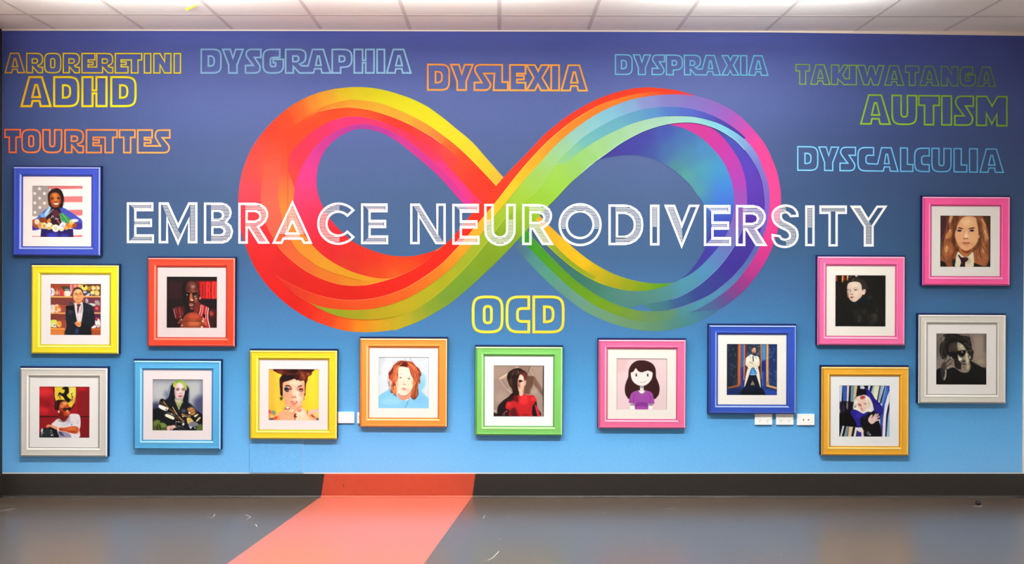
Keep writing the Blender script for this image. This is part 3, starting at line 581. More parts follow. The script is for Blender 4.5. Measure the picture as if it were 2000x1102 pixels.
def arc(cx, cy, r, a0, a1, n=18):
    return [(cx + r * math.cos(math.radians(a0 + (a1 - a0) * k / n)), cy + r * math.sin(math.radians(a0 + (a1 - a0) * k / n))) for k in range(n + 1)]
TG = {
 'E': ([[(2.6,2.5),(50.2,2.5),(50.2,15.6),(17.1,15.6),(17.1,34.6),(47.5,34.6),(47.5,46.4),(17.1,46.4),(17.1,65),(51.3,65),(51.3,77.9),(2.6,77.9)]],
       [(5.6,7,46.8),(8.2,9.6,46.8),(10.8,12.6,46.8),(12.4,14,46.8),(37.7,15.4,44),(40.4,15.4,44),(43.1,15.4,44),(68.3,12.8,47.6),(71.3,10,47.6),(74.3,7,47.6)]),
 'M': ([[(2.8,2.3),(18.4,2.3),(38.6,46.5),(60,2.3),(74.1,2.3),(74.1,77.9),(59.5,77.9),(59.5,33.3),(38.4,79.5),(17.1,32.3),(17.1,77.9),(2.8,77.9)]],
       [('clip', 5, 74, 2.85, [(62.5,0),(71,0),(71,80),(62.5,80)]), ('clip', 5, 72, 2.85, [(5.8,0),(15,0),(37,52),(43,62),(38.4,77),(36,74),(17.1,30)])]),
 'B': ([[(2.8,2.3),(35,2.3),(44,5),(50.5,11),(52.8,19.5),(50.8,28.5),(43.5,37.5),(43.5,39),(52,46),(55.6,56),(52.8,67.5),(46,75),(37,77.9),(2.8,77.9)],
        [(17.1,16.2),(30,16.2),(36,19),(38.5,25),(36,31),(30,34),(17.1,34)], [(17.1,47.5),(33,47.5),(39,50.5),(41.5,56),(39,61.5),(33,64.2),(17.1,64.2)]],
       [('clip', 5.5, 76, 2.85, [(14.5,0),(60,0),(60,80),(14.5,80)])]),
 'R': ([[(2.5,2.3),(34,2.3),(44.5,4.8),(52.5,11),(56.3,19),(56.3,27),(52.5,36),(46,42.5),(38.5,47),(58,77.9),(40.5,77.9),(20.5,46.5),(16.5,46.5),(16.5,77.9),(2.5,77.9)],
        [(16.5,16.2),(33,16.2),(41,19.5),(44,26.5),(41,33.8),(33,37),(16.5,37)]],
       [('clip', 5.5, 76, 2.85, [(14,0),(64,0),(64,80),(14,80)])]),
 'A': ([[(39.9,-0.5),(75.6,77.9),(62.3,77.9),(58.4,69.9),(22.3,69.9),(18.4,77.9),(3.4,77.9)], [(39.9,34),(52,59.9),(27.8,59.9)]],
       [('clip', 8, 61, 2.85, [(0,0),(80,0),(80,80),(0,80)]), (63.4, 27, 53), (66.4, 25, 55)]),
 'C': ([arc(40.9,40.3,39.2,-42,-318,40) + arc(40.9,40.3,23.4,-318,-42,32)], [('clip', 6, 76, 2.85, [(0,0),(43,0),(43,80),(0,80)])]),
 'N': ([[(2.5,2.3),(18,2.3),(53.4,58.5),(53.4,2.3),(67.5,2.3),(67.5,77.4),(51,77.4),(16.7,22),(16.7,77.4),(2.5,77.4)]],
       [('clip', 5, 76, 2.85, [(4,0),(17.5,0),(66,77),(53,80),(14,17)])]),
 'U': ([[(2.6,2.3),(16.6,2.3)] + arc(31,51.5,14.4,180,0,16) + [(45.5,2.3),(59.6,2.3)] + arc(31,51.5,28.4,0,180,24)], [('clip', 32, 78, 2.85, [(0,0),(80,0),(80,90),(0,90)])]),
 'O': ([arc(43,40,39.9,0,360,48)[:-1], arc(43,40,26.2,0,360,36)[:-1]], [('clip', 4, 49, 2.85, [(0,-5),(90,-5),(90,80),(0,80)])]),
 'D': ([[(2.6,2.3),(32,2.3),(43,4.3),(53,9.8),(60.5,17.5),(65,27.5),(66.3,39.7),(65,52),(60.5,62),(53,70),(43,75.3),(32,77.4),(2.6,77.4)],
        [(17,16.4),(32,16.4),(40,18.8),(47,24.5),(51,32),(52,39.7),(51,48),(47,55.4),(40,61),(32,63.6),(17,63.6)]],
       [('clip', 5.5, 76, 2.85, [(14,0),(80,0),(80,80),(14,80)])]),
 'I': ([[(2.8,2.3),(16.8,2.3),(16.8,77.6),(2.8,77.6)]], [('clip', 5, 44, 2.5, [(0,0),(30,0),(30,80),(0,80)])]),
 'V': ([[(4.2,2.3),(20.8,2.3),(35.6,41.5),(51,2.3),(67.3,2.3),(35.4,80.5)]], [('clip', 5, 72, 2.6, [(5,0),(20,0),(35.6,42),(37.4,78),(33,76)])]),
 'S': ([crs([(50.6,20.8),(49,13),(41,4.3),(27,0.8),(13,4.3),(4,12.5),(2,22.5),(6,34),(17,43),(30,49.3),(36,57),(35,64),(28,67.6),(20,66),(15.4,60.5)], 4) + [(2,58.6)] + crs([(2.4,66),(10,77.4),(25,81.6),(39,78.5),(48,69.8),(50.6,58),(47,46),(35,37),(23,31),(18,23),(20,15.8),(28,13.8),(34,17),(37.4,21.4)], 4)],
       [('clip', 5, 78, 2.75, [(0,0),(27,0),(29,20),(29,32),(60,40),(60,90),(29,90),(27,56),(0,44)])]),
 'T': ([[(2.6,2.3),(52,2.3),(52,14.6),(34,14.6),(34,78),(20.3,78),(20.3,14.6),(2.6,14.6)]], [(5.4,6,48.6),(8.1,6,48.6),(10.8,6,48.6)]),
 'Y': ([[(3.8,2.3),(20,2.3),(36,28.5),(53.5,2.3),(69.3,2.3),(44.3,40),(44.3,78),(29.2,78),(29.2,41)]], [('clip', 5, 76, 2.6, [(4,0),(19,0),(36.4,30),(42,38),(42,80),(30,80),(30,38)])]),
}
TITLE = 'E 247.2 M 309.3 B 397.7 R 465.2 A 531.3 C 620 E 704.7 | N 800.8 E 883 U 945.4 R 1019.6 O 1090 D 1188 I 1269 V 1296 E 1374.4 R 1437 S 1507 I 1572 T 1600 Y 1660'
def scan(polys, y):
    """intervals of the horizontal line y inside the even-odd union of polys"""
    xs = []
    for p in polys:
        n = len(p)
        for i in range(n):
            (a, b), (c, d) = p[i], p[(i + 1) % n]
            if (b > y) != (d > y): xs.append(a + (y - b) * (c - a) / (d - b))
    xs.sort()
    return [(xs[i], xs[i + 1]) for i in range(0, len(xs) - 1, 2)]
def build_title(parent, m):
    a = Art(.78, 1.0); d = nextd(); word = 0
    labs = ['white inline striped word, first word of the headline', 'white inline striped long word, second word of the headline']
    q = TITLE.replace('|', '| 0').split()
    for i in range(0, len(q), 2):
        g, x0 = q[i], float(q[i + 1])
        if g == '|':
            o = a.build('lettering', m, parent); o['label'] = labs[0]; a = Art(.78, 1.0); d = nextd(); continue
        y0 = 395.0 + (x0 - 247) * 6.6 / 1413
        polys, hat = TG[g]
        col = C('300,430,FFFFFF 400,430,FFFAFC 500,430,F8E4E6 620,430,F6E0DE 700,430,F6E8EC 850,430,F8F0F6 950,430,FFFAF8 1200,430,FFFFFF 1700,430,FFFFFF')
        for p in polys:
            stroke(a, [(x0 + x, y0 + y) for x, y in p], 4.5, col, True, d)
        segs = []
        for h in hat:
            if h[0] == 'clip':
                y = h[1]
                while y < h[2]:
                    A = scan(polys, y); B = scan([h[4]], y)
                    for s0, s1 in A:
                        s0 += 3.2; s1 -= 3.2
                        for t0, t1 in B:
                            u0, u1 = max(s0, t0), min(s1, t1)
                            if u1 - u0 > 1.5: segs.append((y, u0, u1))
                    y += h[3]
            else: segs.append(h)
        for y, u0, u1 in segs:
            stroke(a, [(x0 + u0, y0 + y), (x0 + u1, y0 + y)], 1.05, col, False, d)
    o = a.build('lettering', m, parent); o['label'] = labs[1]
# ---------------------------------------------------------------- pictures in the frames (flat prints)
# x,y in print units: the print covers 20..1085 by 10..1090
PICS = {}
PICS['flag'] = '''
q FFF4F0 0 0,0 1102,0 1102,1102 0,1102
q E07878 3 370,10 1090,10 1090,68 640,78 375,75
q E27E7E 3 670,232 1090,226 1090,352 670,356
q DE7878 3 720,518 1090,510 1090,632 720,640
q E08484 3 880,1052 1090,1045 1090,1095 880,1095
q E08484 3 10,1072 210,1075 210,1095 10,1095
q A79A97 3 10,5 370,5 365,650 10,655
q B8A49C 20 160,300 360,330 360,480 200,500
s FFF6F0 170,72,48 70,172,44 275,172,46 172,272,44 74,372,46 276,376,46 180,468,46 76,572,46
l 8C5A60 8 2 372,10 370,160
p 4A62C0 6 420,430 330,490 250,560 190,610 120,680 60,720 15,780 15,940 150,930 320,900 420,700
p 4650B8 6 600,470 700,480 800,540 900,600 980,660 1075,740 1080,905 960,930 860,900 700,760 620,640
p 3A2E96 14 900,780 1075,800 1080,905 950,925 870,880
p 3C329C 14 15,860 150,880 150,935 15,940
q 241A5C 4 208,920 885,915 895,1100 195,1100
e 3C40B4 26 450,1050,120,50
e 34389C 26 700,1060,90,40
p 2A1620 8 410,480 480,470 590,470 640,620 650,780 600,850 440,840 300,790 290,700 370,600
p 1C1218 6 440,450 560,440 600,540 520,560 430,560
p 5A2438 10 480,520 560,530 580,650 500,660 450,620
l F0D8D8 9 3 470,500 420,560 350,620 280,690
l D8C0C0 7 3 430,510 370,590 310,650
l B86858 12 4 500,680 560,720 600,800
l C84858 16 4 540,740 590,800
l E8E0E8 10 3 500,720 530,690 540,720 580,690
l F8F0F0 12 4 420,690 450,640 470,680
p A4D0F0 5 372,450 414,430 400,520 340,620 270,665 205,665 195,610 270,590 310,540
p 6AA8E4 6 200,600 280,600 270,650 200,660
l FFFFFF 8 2 375,500 330,570 300,620
p 38904A 6 620,580 680,600 760,650 840,735 800,770 730,800 660,770 620,690
l 9AD48C 10 3 640,590 720,680 780,760
l F4F4F0 8 3 590,590 620,680 640,770
p A4C8C8 6 640,760 700,760 720,800 650,800
p 8A3C14 6 170,700 250,680 330,720 340,780 250,800 170,780
p D88848 8 350,720 400,690 410,760 370,800 330,790
p A84A20 8 20,730 90,740 140,900 60,880 20,800
e F4DCC0 6 120,770,55,60
e E8B070 5 200,850,62,70
e D89848 6 180,845,34,40
e F6DCA4 5 272,850,60,68
e D8963C 8 270,860,30,34
e FBEFD0 5 385,855,66,72
e E0B060 5 375,910,50,30
e E8A848 4 450,860,40,30
e F8E2B0 4 640,900,60,70
e FFFAF0 4 515,905,75,78
e E8D8B0 6 515,910,46,48
e FFF6F2 4 665,855,70,70
e D0C8E0 5 670,860,40,40
e C8742C 6 780,850,60,60
e B85A1C 6 860,850,60,50
e E89830 5 830,830,40,50
e F0A850 6 740,900,50,40
e A04818 7 920,840,50,50
e F4C880 5 860,770,60,50
e FFF0E0 5 920,740,75,32
p 1A0C0E 5 505,62 575,68 635,110 668,180 685,270 680,360 668,440 640,480 590,470 450,470 385,440 358,360 345,230 362,160 410,100
p 2C1610 12 420,120 520,90 610,130 640,220 600,180 500,150 400,210
h 2A1812,3A241C,120808 5 8 40 420,100 380,220 370,380
h 2A1812,3A241C,120808 5 8 34 600,110 650,230 655,400
p A44C1C 5 495,150 560,165 610,220 622,290 615,370 580,435 530,465 480,462 430,425 400,350 388,270 400,200 440,160
e D98A3C 24 500,210,60,45
e DC8C38 22 515,300,38,60
e C8702C 20 450,330,40,30
e C8702C 20 590,330,36,30
e 7A2E10 16 405,330,18,60
e 7A2E10 16 612,340,14,60
l 38120A 12 4 405,270 440,258 475,272
l 38120A 12 4 545,268 580,255 610,268
e 240A06 5 440,288,24,10
e 240A06 5 575,280,24,10
e 7A3010 6 518,345,36,10
p FFF4EC 4 462,372 520,380 580,368 565,398 520,412 480,398
l 8A2C1C 9 3 455,368 480,400 520,418 560,404 588,366
e 8A3C18 14 515,440,50,14
'''
PICS['man_shelves'] = '''
q 9C4A3C 0 0,0 1102,0 1102,1102 0,1102
q A4442A 14 10,10 500,10 500,160 10,160
q 7A3A34 10 10,300 500,305 500,460 10,460
q 7C3830 10 10,640 520,640 520,780 10,780
q 6C3040 10 730,300 1090,290 1090,610 730,600
q 4C2448 12 940,640 1090,640 1090,760 940,760
q 5A3424 10 680,20 1090,20 1090,260 700,260
q F0B468 4 15,272 480,272 480,300 15,300
q FFC870 3 15,280 480,280 480,290 15,290
q F0B468 4 720,265 1080,265 1080,292 720,292
q F0B060 4 15,618 270,618 520,622 520,648 15,642
q E8B070 4 935,612 1085,612 1085,640 935,640
q C46428 8 15,950 520,950 520,1100 15,1100
q F0A048 4 15,945 320,945 320,985 15,985
q D8803C 8 15,1000 300,1000 300,1090 15,1090
q A84C20 6 860,940 1085,940 1085,1100 860,1100
q D0702C 5 860,960 1085,960 1085,980 860,980
p F6F0F8 4 20,120 60,100 100,150 100,230 60,262 20,250
l 4C4C70 12 3 30,130 40,200 20,240
l 605890 8 3 70,140 80,220
l D8A8A0 10 4 160,110 165,200
l C8A8D0 14 5 200,150 210,240
l 5A70A0 14 5 180,190 190,260
p F0A060 4 115,190 150,150 190,200 170,240 120,230
p E04838 4 250,110 300,100 310,230 240,262 225,220
p D83830 4 240,180 300,180 300,265 235,262
p 48402C 5 260,60 400,70 420,150 310,160 260,110
p 78909C 6 320,120 400,115 410,150 330,160
p F6ECDC 4 320,170 430,170 430,262 310,262
l E0604C 10 3 315,200 320,260
p E8A8B4 5 440,30 490,20 480,180 440,200
p C86870 4 460,20 500,20 496,150 470,160
q F08070 4 508,20 590,20 590,90 508,90
l F8D8C8 9 3 530,20 530,90
q F0C070 4 595,20 665,20 665,100 600,90
p F8D858 4 670,40 720,20 780,50 800,120 740,150 690,130
p 2A2014 4 700,30 760,40 740,80 710,70
e FFF0A0 4 690,90,20,18
l F0C040 12 4 780,60 850,80 880,60
p B08838 6 810,70 870,90 860,150 800,140
p FFD468 4 890,60 930,50 960,70 960,130 890,130
p FFA860 4 970,60 1030,45 1060,90 1040,140 970,130
e FFFDF4 3 920,105,22,24
e FFF6E0 3 1030,95,26,20
e 302018 3 926,105,7,9
p F8E07C 4 880,160 960,150 1040,170 1040,230 880,220
p F4C468 4 960,160 1030,160 1035,240 970,240
l 503820 8 3 950,150 960,240
l FFF6D8 14 3 890,200 890,250
l FFF6D8 14 3 975,200 975,250
l FFF6D8 12 3 1025,220 1035,250
p 303C68 5 780,210 850,180 870,250 790,260
p F0F4FC 4 800,220 820,200 830,230 860,190 850,240
p C8D8F0 5 700,170 770,165 775,200 710,200
p FFF4F0 4 760,250 820,235 830,262 770,262
p F0D8C8 4 20,470 100,465 100,610 20,610
p C8D0D0 5 20,480 60,470 60,540 20,560
p FFE0C0 5 100,470 180,450 220,520 200,600 110,600
e E89850 4 130,530,26,60
e F0A050 4 180,490,30,40
l C85C40 10 4 150,500 160,590
p D87840 5 190,480 240,520 240,600 190,600
e FFE4A8 4 210,560,20,26
p 3C4450 8 420,400 480,390 490,450 420,460
p A8A8B8 5 765,320 800,330 820,380 790,420 760,400
l D8D8E4 8 3 780,330 810,370
p C8D8C8 6 810,430 900,420 970,440 960,470 840,480
p A89890 7 960,360 1040,370 1060,460 970,440
p 7C2C38 6 950,490 1050,480 1070,570 960,590
p E06058 6 970,500 1020,500 1030,550 980,550
p A83848 5 960,480 1040,470 1050,500 970,500
p D8E060 5 20,790 110,770 150,790 150,900 20,920
p F4F0EC 4 60,860 130,850 150,920 80,925
p FFFFFF 4 80,860 125,865 115,910 85,905
e 181820 3 100,885,16,14
l 201820 10 3 130,860 150,910
e F0A038 4 200,850,50,56
e F8B848 4 205,890,48,36
l C86820 8 3 170,830 240,900
l FFE090 9 3 150,820 180,870
p C03030 4 965,730 1010,710 1040,740 990,760
p F2F0F0 4 965,780 1000,800 1030,740 1060,780 1070,880 1040,920 970,860
p FFFFFF 4 890,930 950,890 990,900 960,940 900,945
p C8C4BC 5 1010,860 1060,880 1050,930 1000,920
p 181C28 5 505,450 430,480 370,520 345,570 335,700 360,900 350,1100 860,1100 870,950 960,840 950,660 920,520 880,460 800,430 710,400 600,420
p 20252F 12 720,430 880,470 930,560 800,620
p 12141C 14 620,850 850,900 850,1080 560,1080 540,900
p 2A3A5C 16 560,950 620,960 600,1060 540,1060
p 3A3848 16 400,560 460,540 480,620 420,660
q E8DCE0 4 520,415 560,395 700,400 712,560 690,700 670,820 590,830 560,700 535,560
p C8B4C0 8 600,480 680,440 690,560 640,640 600,560
l F6EEF0 12 4 660,430 640,560 620,700
l D8B8B8 9 3 690,430 695,640 670,800
p 4C1C20 4 575,440 660,440 640,480 625,500 600,560 585,480
p 603030 4 590,480 620,490 600,640 580,560
p 0F1014 5 345,480 430,470 505,500 500,560 400,560 345,540
p E89860 5 530,840 580,800 640,800 668,830 660,900 620,920 560,890
p FFC08C 5 580,800 640,800 640,830 600,835
l A85028 8 3 540,860 600,860 650,850
l C87040 7 3 560,890 620,895
p 241416 5 575,80 640,90 695,140 710,200 700,300 690,250 640,160 560,140 510,170 500,300 485,260 480,180 520,110
p F2A468 5 600,118 660,140 700,200 715,270 700,330 660,390 600,405 550,380 505,320 492,240 510,170 550,130
e FFCB94 20 610,165,60,36
e FFC288 18 540,290,26,30
e FFB87C 18 690,290,20,30
e F8B070 20 610,350,40,24
p D88850 8 540,385 660,390 640,430 580,430
l 3C1C14 9 3 530,220 560,212 590,228
l 3C1C14 9 3 625,215 655,205 685,215
l 50281C 7 3 540,240 590,242
l 50281C 7 3 630,235 675,230
l C87848 8 4 610,230 590,290 620,300
l 7C2C20 8 3 555,325 600,345 650,332
l E08858 7 4 530,300 550,340
l E08858 7 4 690,290 670,330
'''
PICS['player'] = '''
q 1A0E10 0 0,0 1102,0 1102,1102 0,1102
q 2C1014 30 20,110 400,130 400,470 20,480
q 6A0C10 20 620,100 1090,95 1090,480 700,480
q 7A0E12 8 715,112 1090,105 1090,480 725,480
q B01A1A 6 725,118 838,118 838,474 725,474
q D82420 5 852,116 930,116 948,140 948,260 930,290 948,330 948,476 852,476
q E42C28 5 972,114 1060,114 1080,140 1080,450 1060,476 972,476
l 4A080A 13 2 782,175 782,420
l 4A080A 12 2 899,170 899,255
l 4A080A 12 2 899,330 899,480
l 4A080A 13 2 1026,170 1026,420
l 5A0A0C 9 3 845,110 845,480
l 5A0A0C 12 3 960,110 960,480
l F05048 7 4 868,130 868,465
l F05048 7 4 988,130 988,465
q 180A10 16 720,490 1090,480 1090,700 820,620 720,580
p 1C0A0C 20 20,850 150,720 300,640 400,700 400,1100 20,1100
p 3A1614 14 170,700 260,650 380,640 400,800 300,900 220,900
p 5A1214 8 165,700 215,660 330,650 370,820 300,880 215,890
l D8C8C4 8 3 165,690 190,790 212,890
l B0605C 7 3 205,665 235,780
l B89C98 6 3 285,660 300,760 320,830
l 98706C 6 3 340,740 368,825
p 5A1C14 10 560,640 720,560 760,640 760,820 560,800
p A01C1C 6 740,605 800,610 870,640 915,680 900,760 905,900 940,1090 800,1090 740,860 705,810
p 3C0F10 14 900,720 980,700 1080,750 1080,1090 960,1090 900,900
e A83C30 22 970,790,45,50
e 28100E 30 1040,980,50,100
l FFF0EC 10 2 748,608 742,700 710,810
l F8D8D4 9 2 782,615 785,700 750,835
l FFE8E4 9 2 866,648 850,740 850,915
l FFF4F0 12 2 905,670 890,780 895,920 935,1090
p 0C0606 5 790,800 840,820 830,870 800,860
p 120809 8 360,180 420,110 500,85 580,100 660,150 700,260 715,380 740,420 740,480 700,520 680,620 620,720 540,760 470,720 400,600 350,420 340,280
p 4A1E16 10 470,120 560,100 640,150 690,260 700,390 690,560 620,690 540,720 500,650 490,480 490,380 430,330 430,200
e 6A3428 24 560,180,80,60
e A88078 22 575,225,42,32
e 8C4C38 20 560,290,50,24
e 6C2818 20 650,330,26,60
l D08464 7 4 480,325 520,340
l C88468 8 4 560,335 620,318
p 1A0A08 8 420,350 490,345 520,370 500,420 440,420
p 180A08 6 560,372 610,345 670,350 650,400 590,410
e D8E0D4 3 452,396,11,10
e 5A3428 4 630,400,22,10
e A8A098 5 622,428,26,10
p B05C38 5 520,370 550,370 565,470 590,510 560,530 520,510 505,470
p F0B890 5 520,490 560,490 585,510 540,520
e D8A888 5 640,470,26,14
e 8A4C3C 16 640,520,34,50
e 3A1410 8 545,545,50,14
p 8C5048 4 490,585 540,570 590,590 570,630 510,630
l E8B8B0 9 3 505,610 545,614 580,602
l 200A08 7 2 500,598 585,592
e 7C5048 16 550,680,30,24
p 8C4C3C 5 718,430 742,410 745,460 728,498 705,480
e D89480 4 728,470,12,18
p 6C2418 10 640,560 720,560 710,700 640,780 600,740
p 84341F 6 380,870 440,800 540,765 640,775 740,840 800,930 830,1100 350,1100 350,960
e B04A30 30 600,850,130,60
e B86038 34 600,1000,140,60
l 2A0A06 9 2 360,970 450,955 600,955 750,945 800,935
l 2A0A06 9 3 760,940 820,1000 840,1090
p 7A3A2C 6 250,990 320,900 345,910 330,950 270,1010
e C09080 4 335,920,14,22
p 6C3020 8 330,960 370,1020 360,1080 300,1090
e D0A8A0 4 350,1040,14,20
e A87068 4 310,860,14,18
p A85848 5 770,930 800,890 860,960 880,1040 840,1040 790,980
e E0A890 4 800,900,16,18
e E4B098 4 785,950,22,22
e F0D0B8 4 765,1075,20,18
p C04838 7 850,930 880,1000 860,1040 830,1000
'''
PICS['driver'] = '''
q A01420 0 0,0 1102,0 1102,1102 0,1102
e E03034 60 130,120,180,110
e D82830 50 120,500,120,90
e B01C2C 50 300,400,60,200
e 7C0C14 60 180,400,90,40
e C41C24 30 920,60,70,50
q 8A1418 30 830,100 1090,100 1090,620 830,620
q 3A0A10 4 15,635 1090,635 1090,665 15,665
q 82121A 20 880,680 1090,680 1090,1090 870,1090
q 94141E 30 20,690 330,690 300,860 20,900
q 2A0C0A 3 318,5 345,5 345,260 360,330 335,330 322,240
q 2A0C0A 3 790,5 806,5 804,230 770,380 700,500 670,520 690,480 760,350 788,230
q F4D63A 3 340,10 795,10 790,230 760,350 690,470 620,430 520,330 370,310 345,220
e F8E870 40 720,120,60,120
e F4C050 40 400,200,50,80
e E8A85C 26 740,300,40,70
p 12100C 3 505,45 545,18 590,12 635,30 645,80 640,150 600,190 640,250 690,285 660,310 655,350 600,330 560,290 530,240 480,200 450,180 425,215 412,210 430,150 460,130 500,155 545,140 555,90 540,72 510,74
l 12100C 14 2 470,190 450,220 468,268
l 12100C 14 2 660,320 710,290 712,230 700,170 725,150
l 12100C 10 2 712,230 735,215
p 1E0C0A 6 350,350 400,300 470,290 560,300 600,330 540,340 470,380 450,520 400,500 345,480
p 3A1A16 8 350,350 400,320 400,460 350,460
p C24A22 5 465,350 540,320 600,330 640,400 660,470 670,560 640,640 590,675 540,650 480,600 430,560 440,440
e F6B478 24 560,370,50,40
e F09860 20 500,430,40,30
p 7A1C10 16 440,520 520,540 540,620 560,660 480,640 430,600
p E07048 6 590,520 650,540 655,590 600,590
e F4B088 10 610,520,22,20
p 14080A 3 525,480 560,462 610,470 660,450 690,440 680,500 650,520 610,500 580,525 530,520
l 3C1410 9 2 450,480 540,478
e 9A2420 8 560,500,18,10
l A8302C 8 3 590,600 650,596
e 6A1410 12 600,650,50,20
e F8F0F0 3 432,545,18,22
p 7A1A12 10 430,600 500,600 600,680 620,700 520,740 440,700
p F4EAEE 4 400,700 440,690 500,740 560,745 620,700 670,600 740,585 840,595 880,640 895,760 890,860 870,920 850,1095 410,1095 400,900 280,820 330,760
l 3A3038 10 2 418,690 450,735 520,758 600,740 655,680 665,630
l B0A0A8 7 2 415,705 455,752 530,775
e D8DCE4 22 560,820,80,30
e C0B8D4 30 640,740,40,50
p A498B8 10 440,960 620,990 700,1060 640,1100 420,1100
p 5A5474 6 420,960 490,980 560,1060 470,1040
e 48485C 5 490,985,26,14
l 607080 5 2 690,775 735,760
e 50586C 4 708,815,10,16
l 8A8098 5 2 805,740 860,720
l 9A90A8 5 2 800,770 870,765
l A8A0B0 5 2 810,790 850,790
p D8602C 5 440,880 560,880 700,850 780,850 840,870 860,930 840,990 780,1010 680,990 560,960 440,940
e E88048 20 700,900,90,26
e A03418 12 720,970,90,16
l 7A2410 14 4 440,915 520,925
p F2A878 5 165,860 200,820 260,820 340,850 410,870 420,930 370,920 300,890 240,860 190,880
l C06840 7 3 180,870 210,840 250,830
p F4E4DC 3 410,870 435,865 435,935 412,935
p 15171C 4 60,920 110,890 200,895 260,870 330,900 390,930 412,1000 410,1100 25,1100 35,1010
p 2A3434 14 130,930 230,920 240,1060 120,1060
p E8E4EC 4 60,920 100,900 95,960 65,1000
l D8D8E0 12 3 60,1020 115,990
l E8A0A8 8 3 45,1040 80,1020
l E8E8EC 12 3 250,935 285,950
l D8D0D8 10 3 250,990 290,975
e F0EEF4 4 282,1040,18,16
l D0C8D0 10 3 300,1000 320,1060
l C8C8D0 8 3 60,1060 100,1050
'''
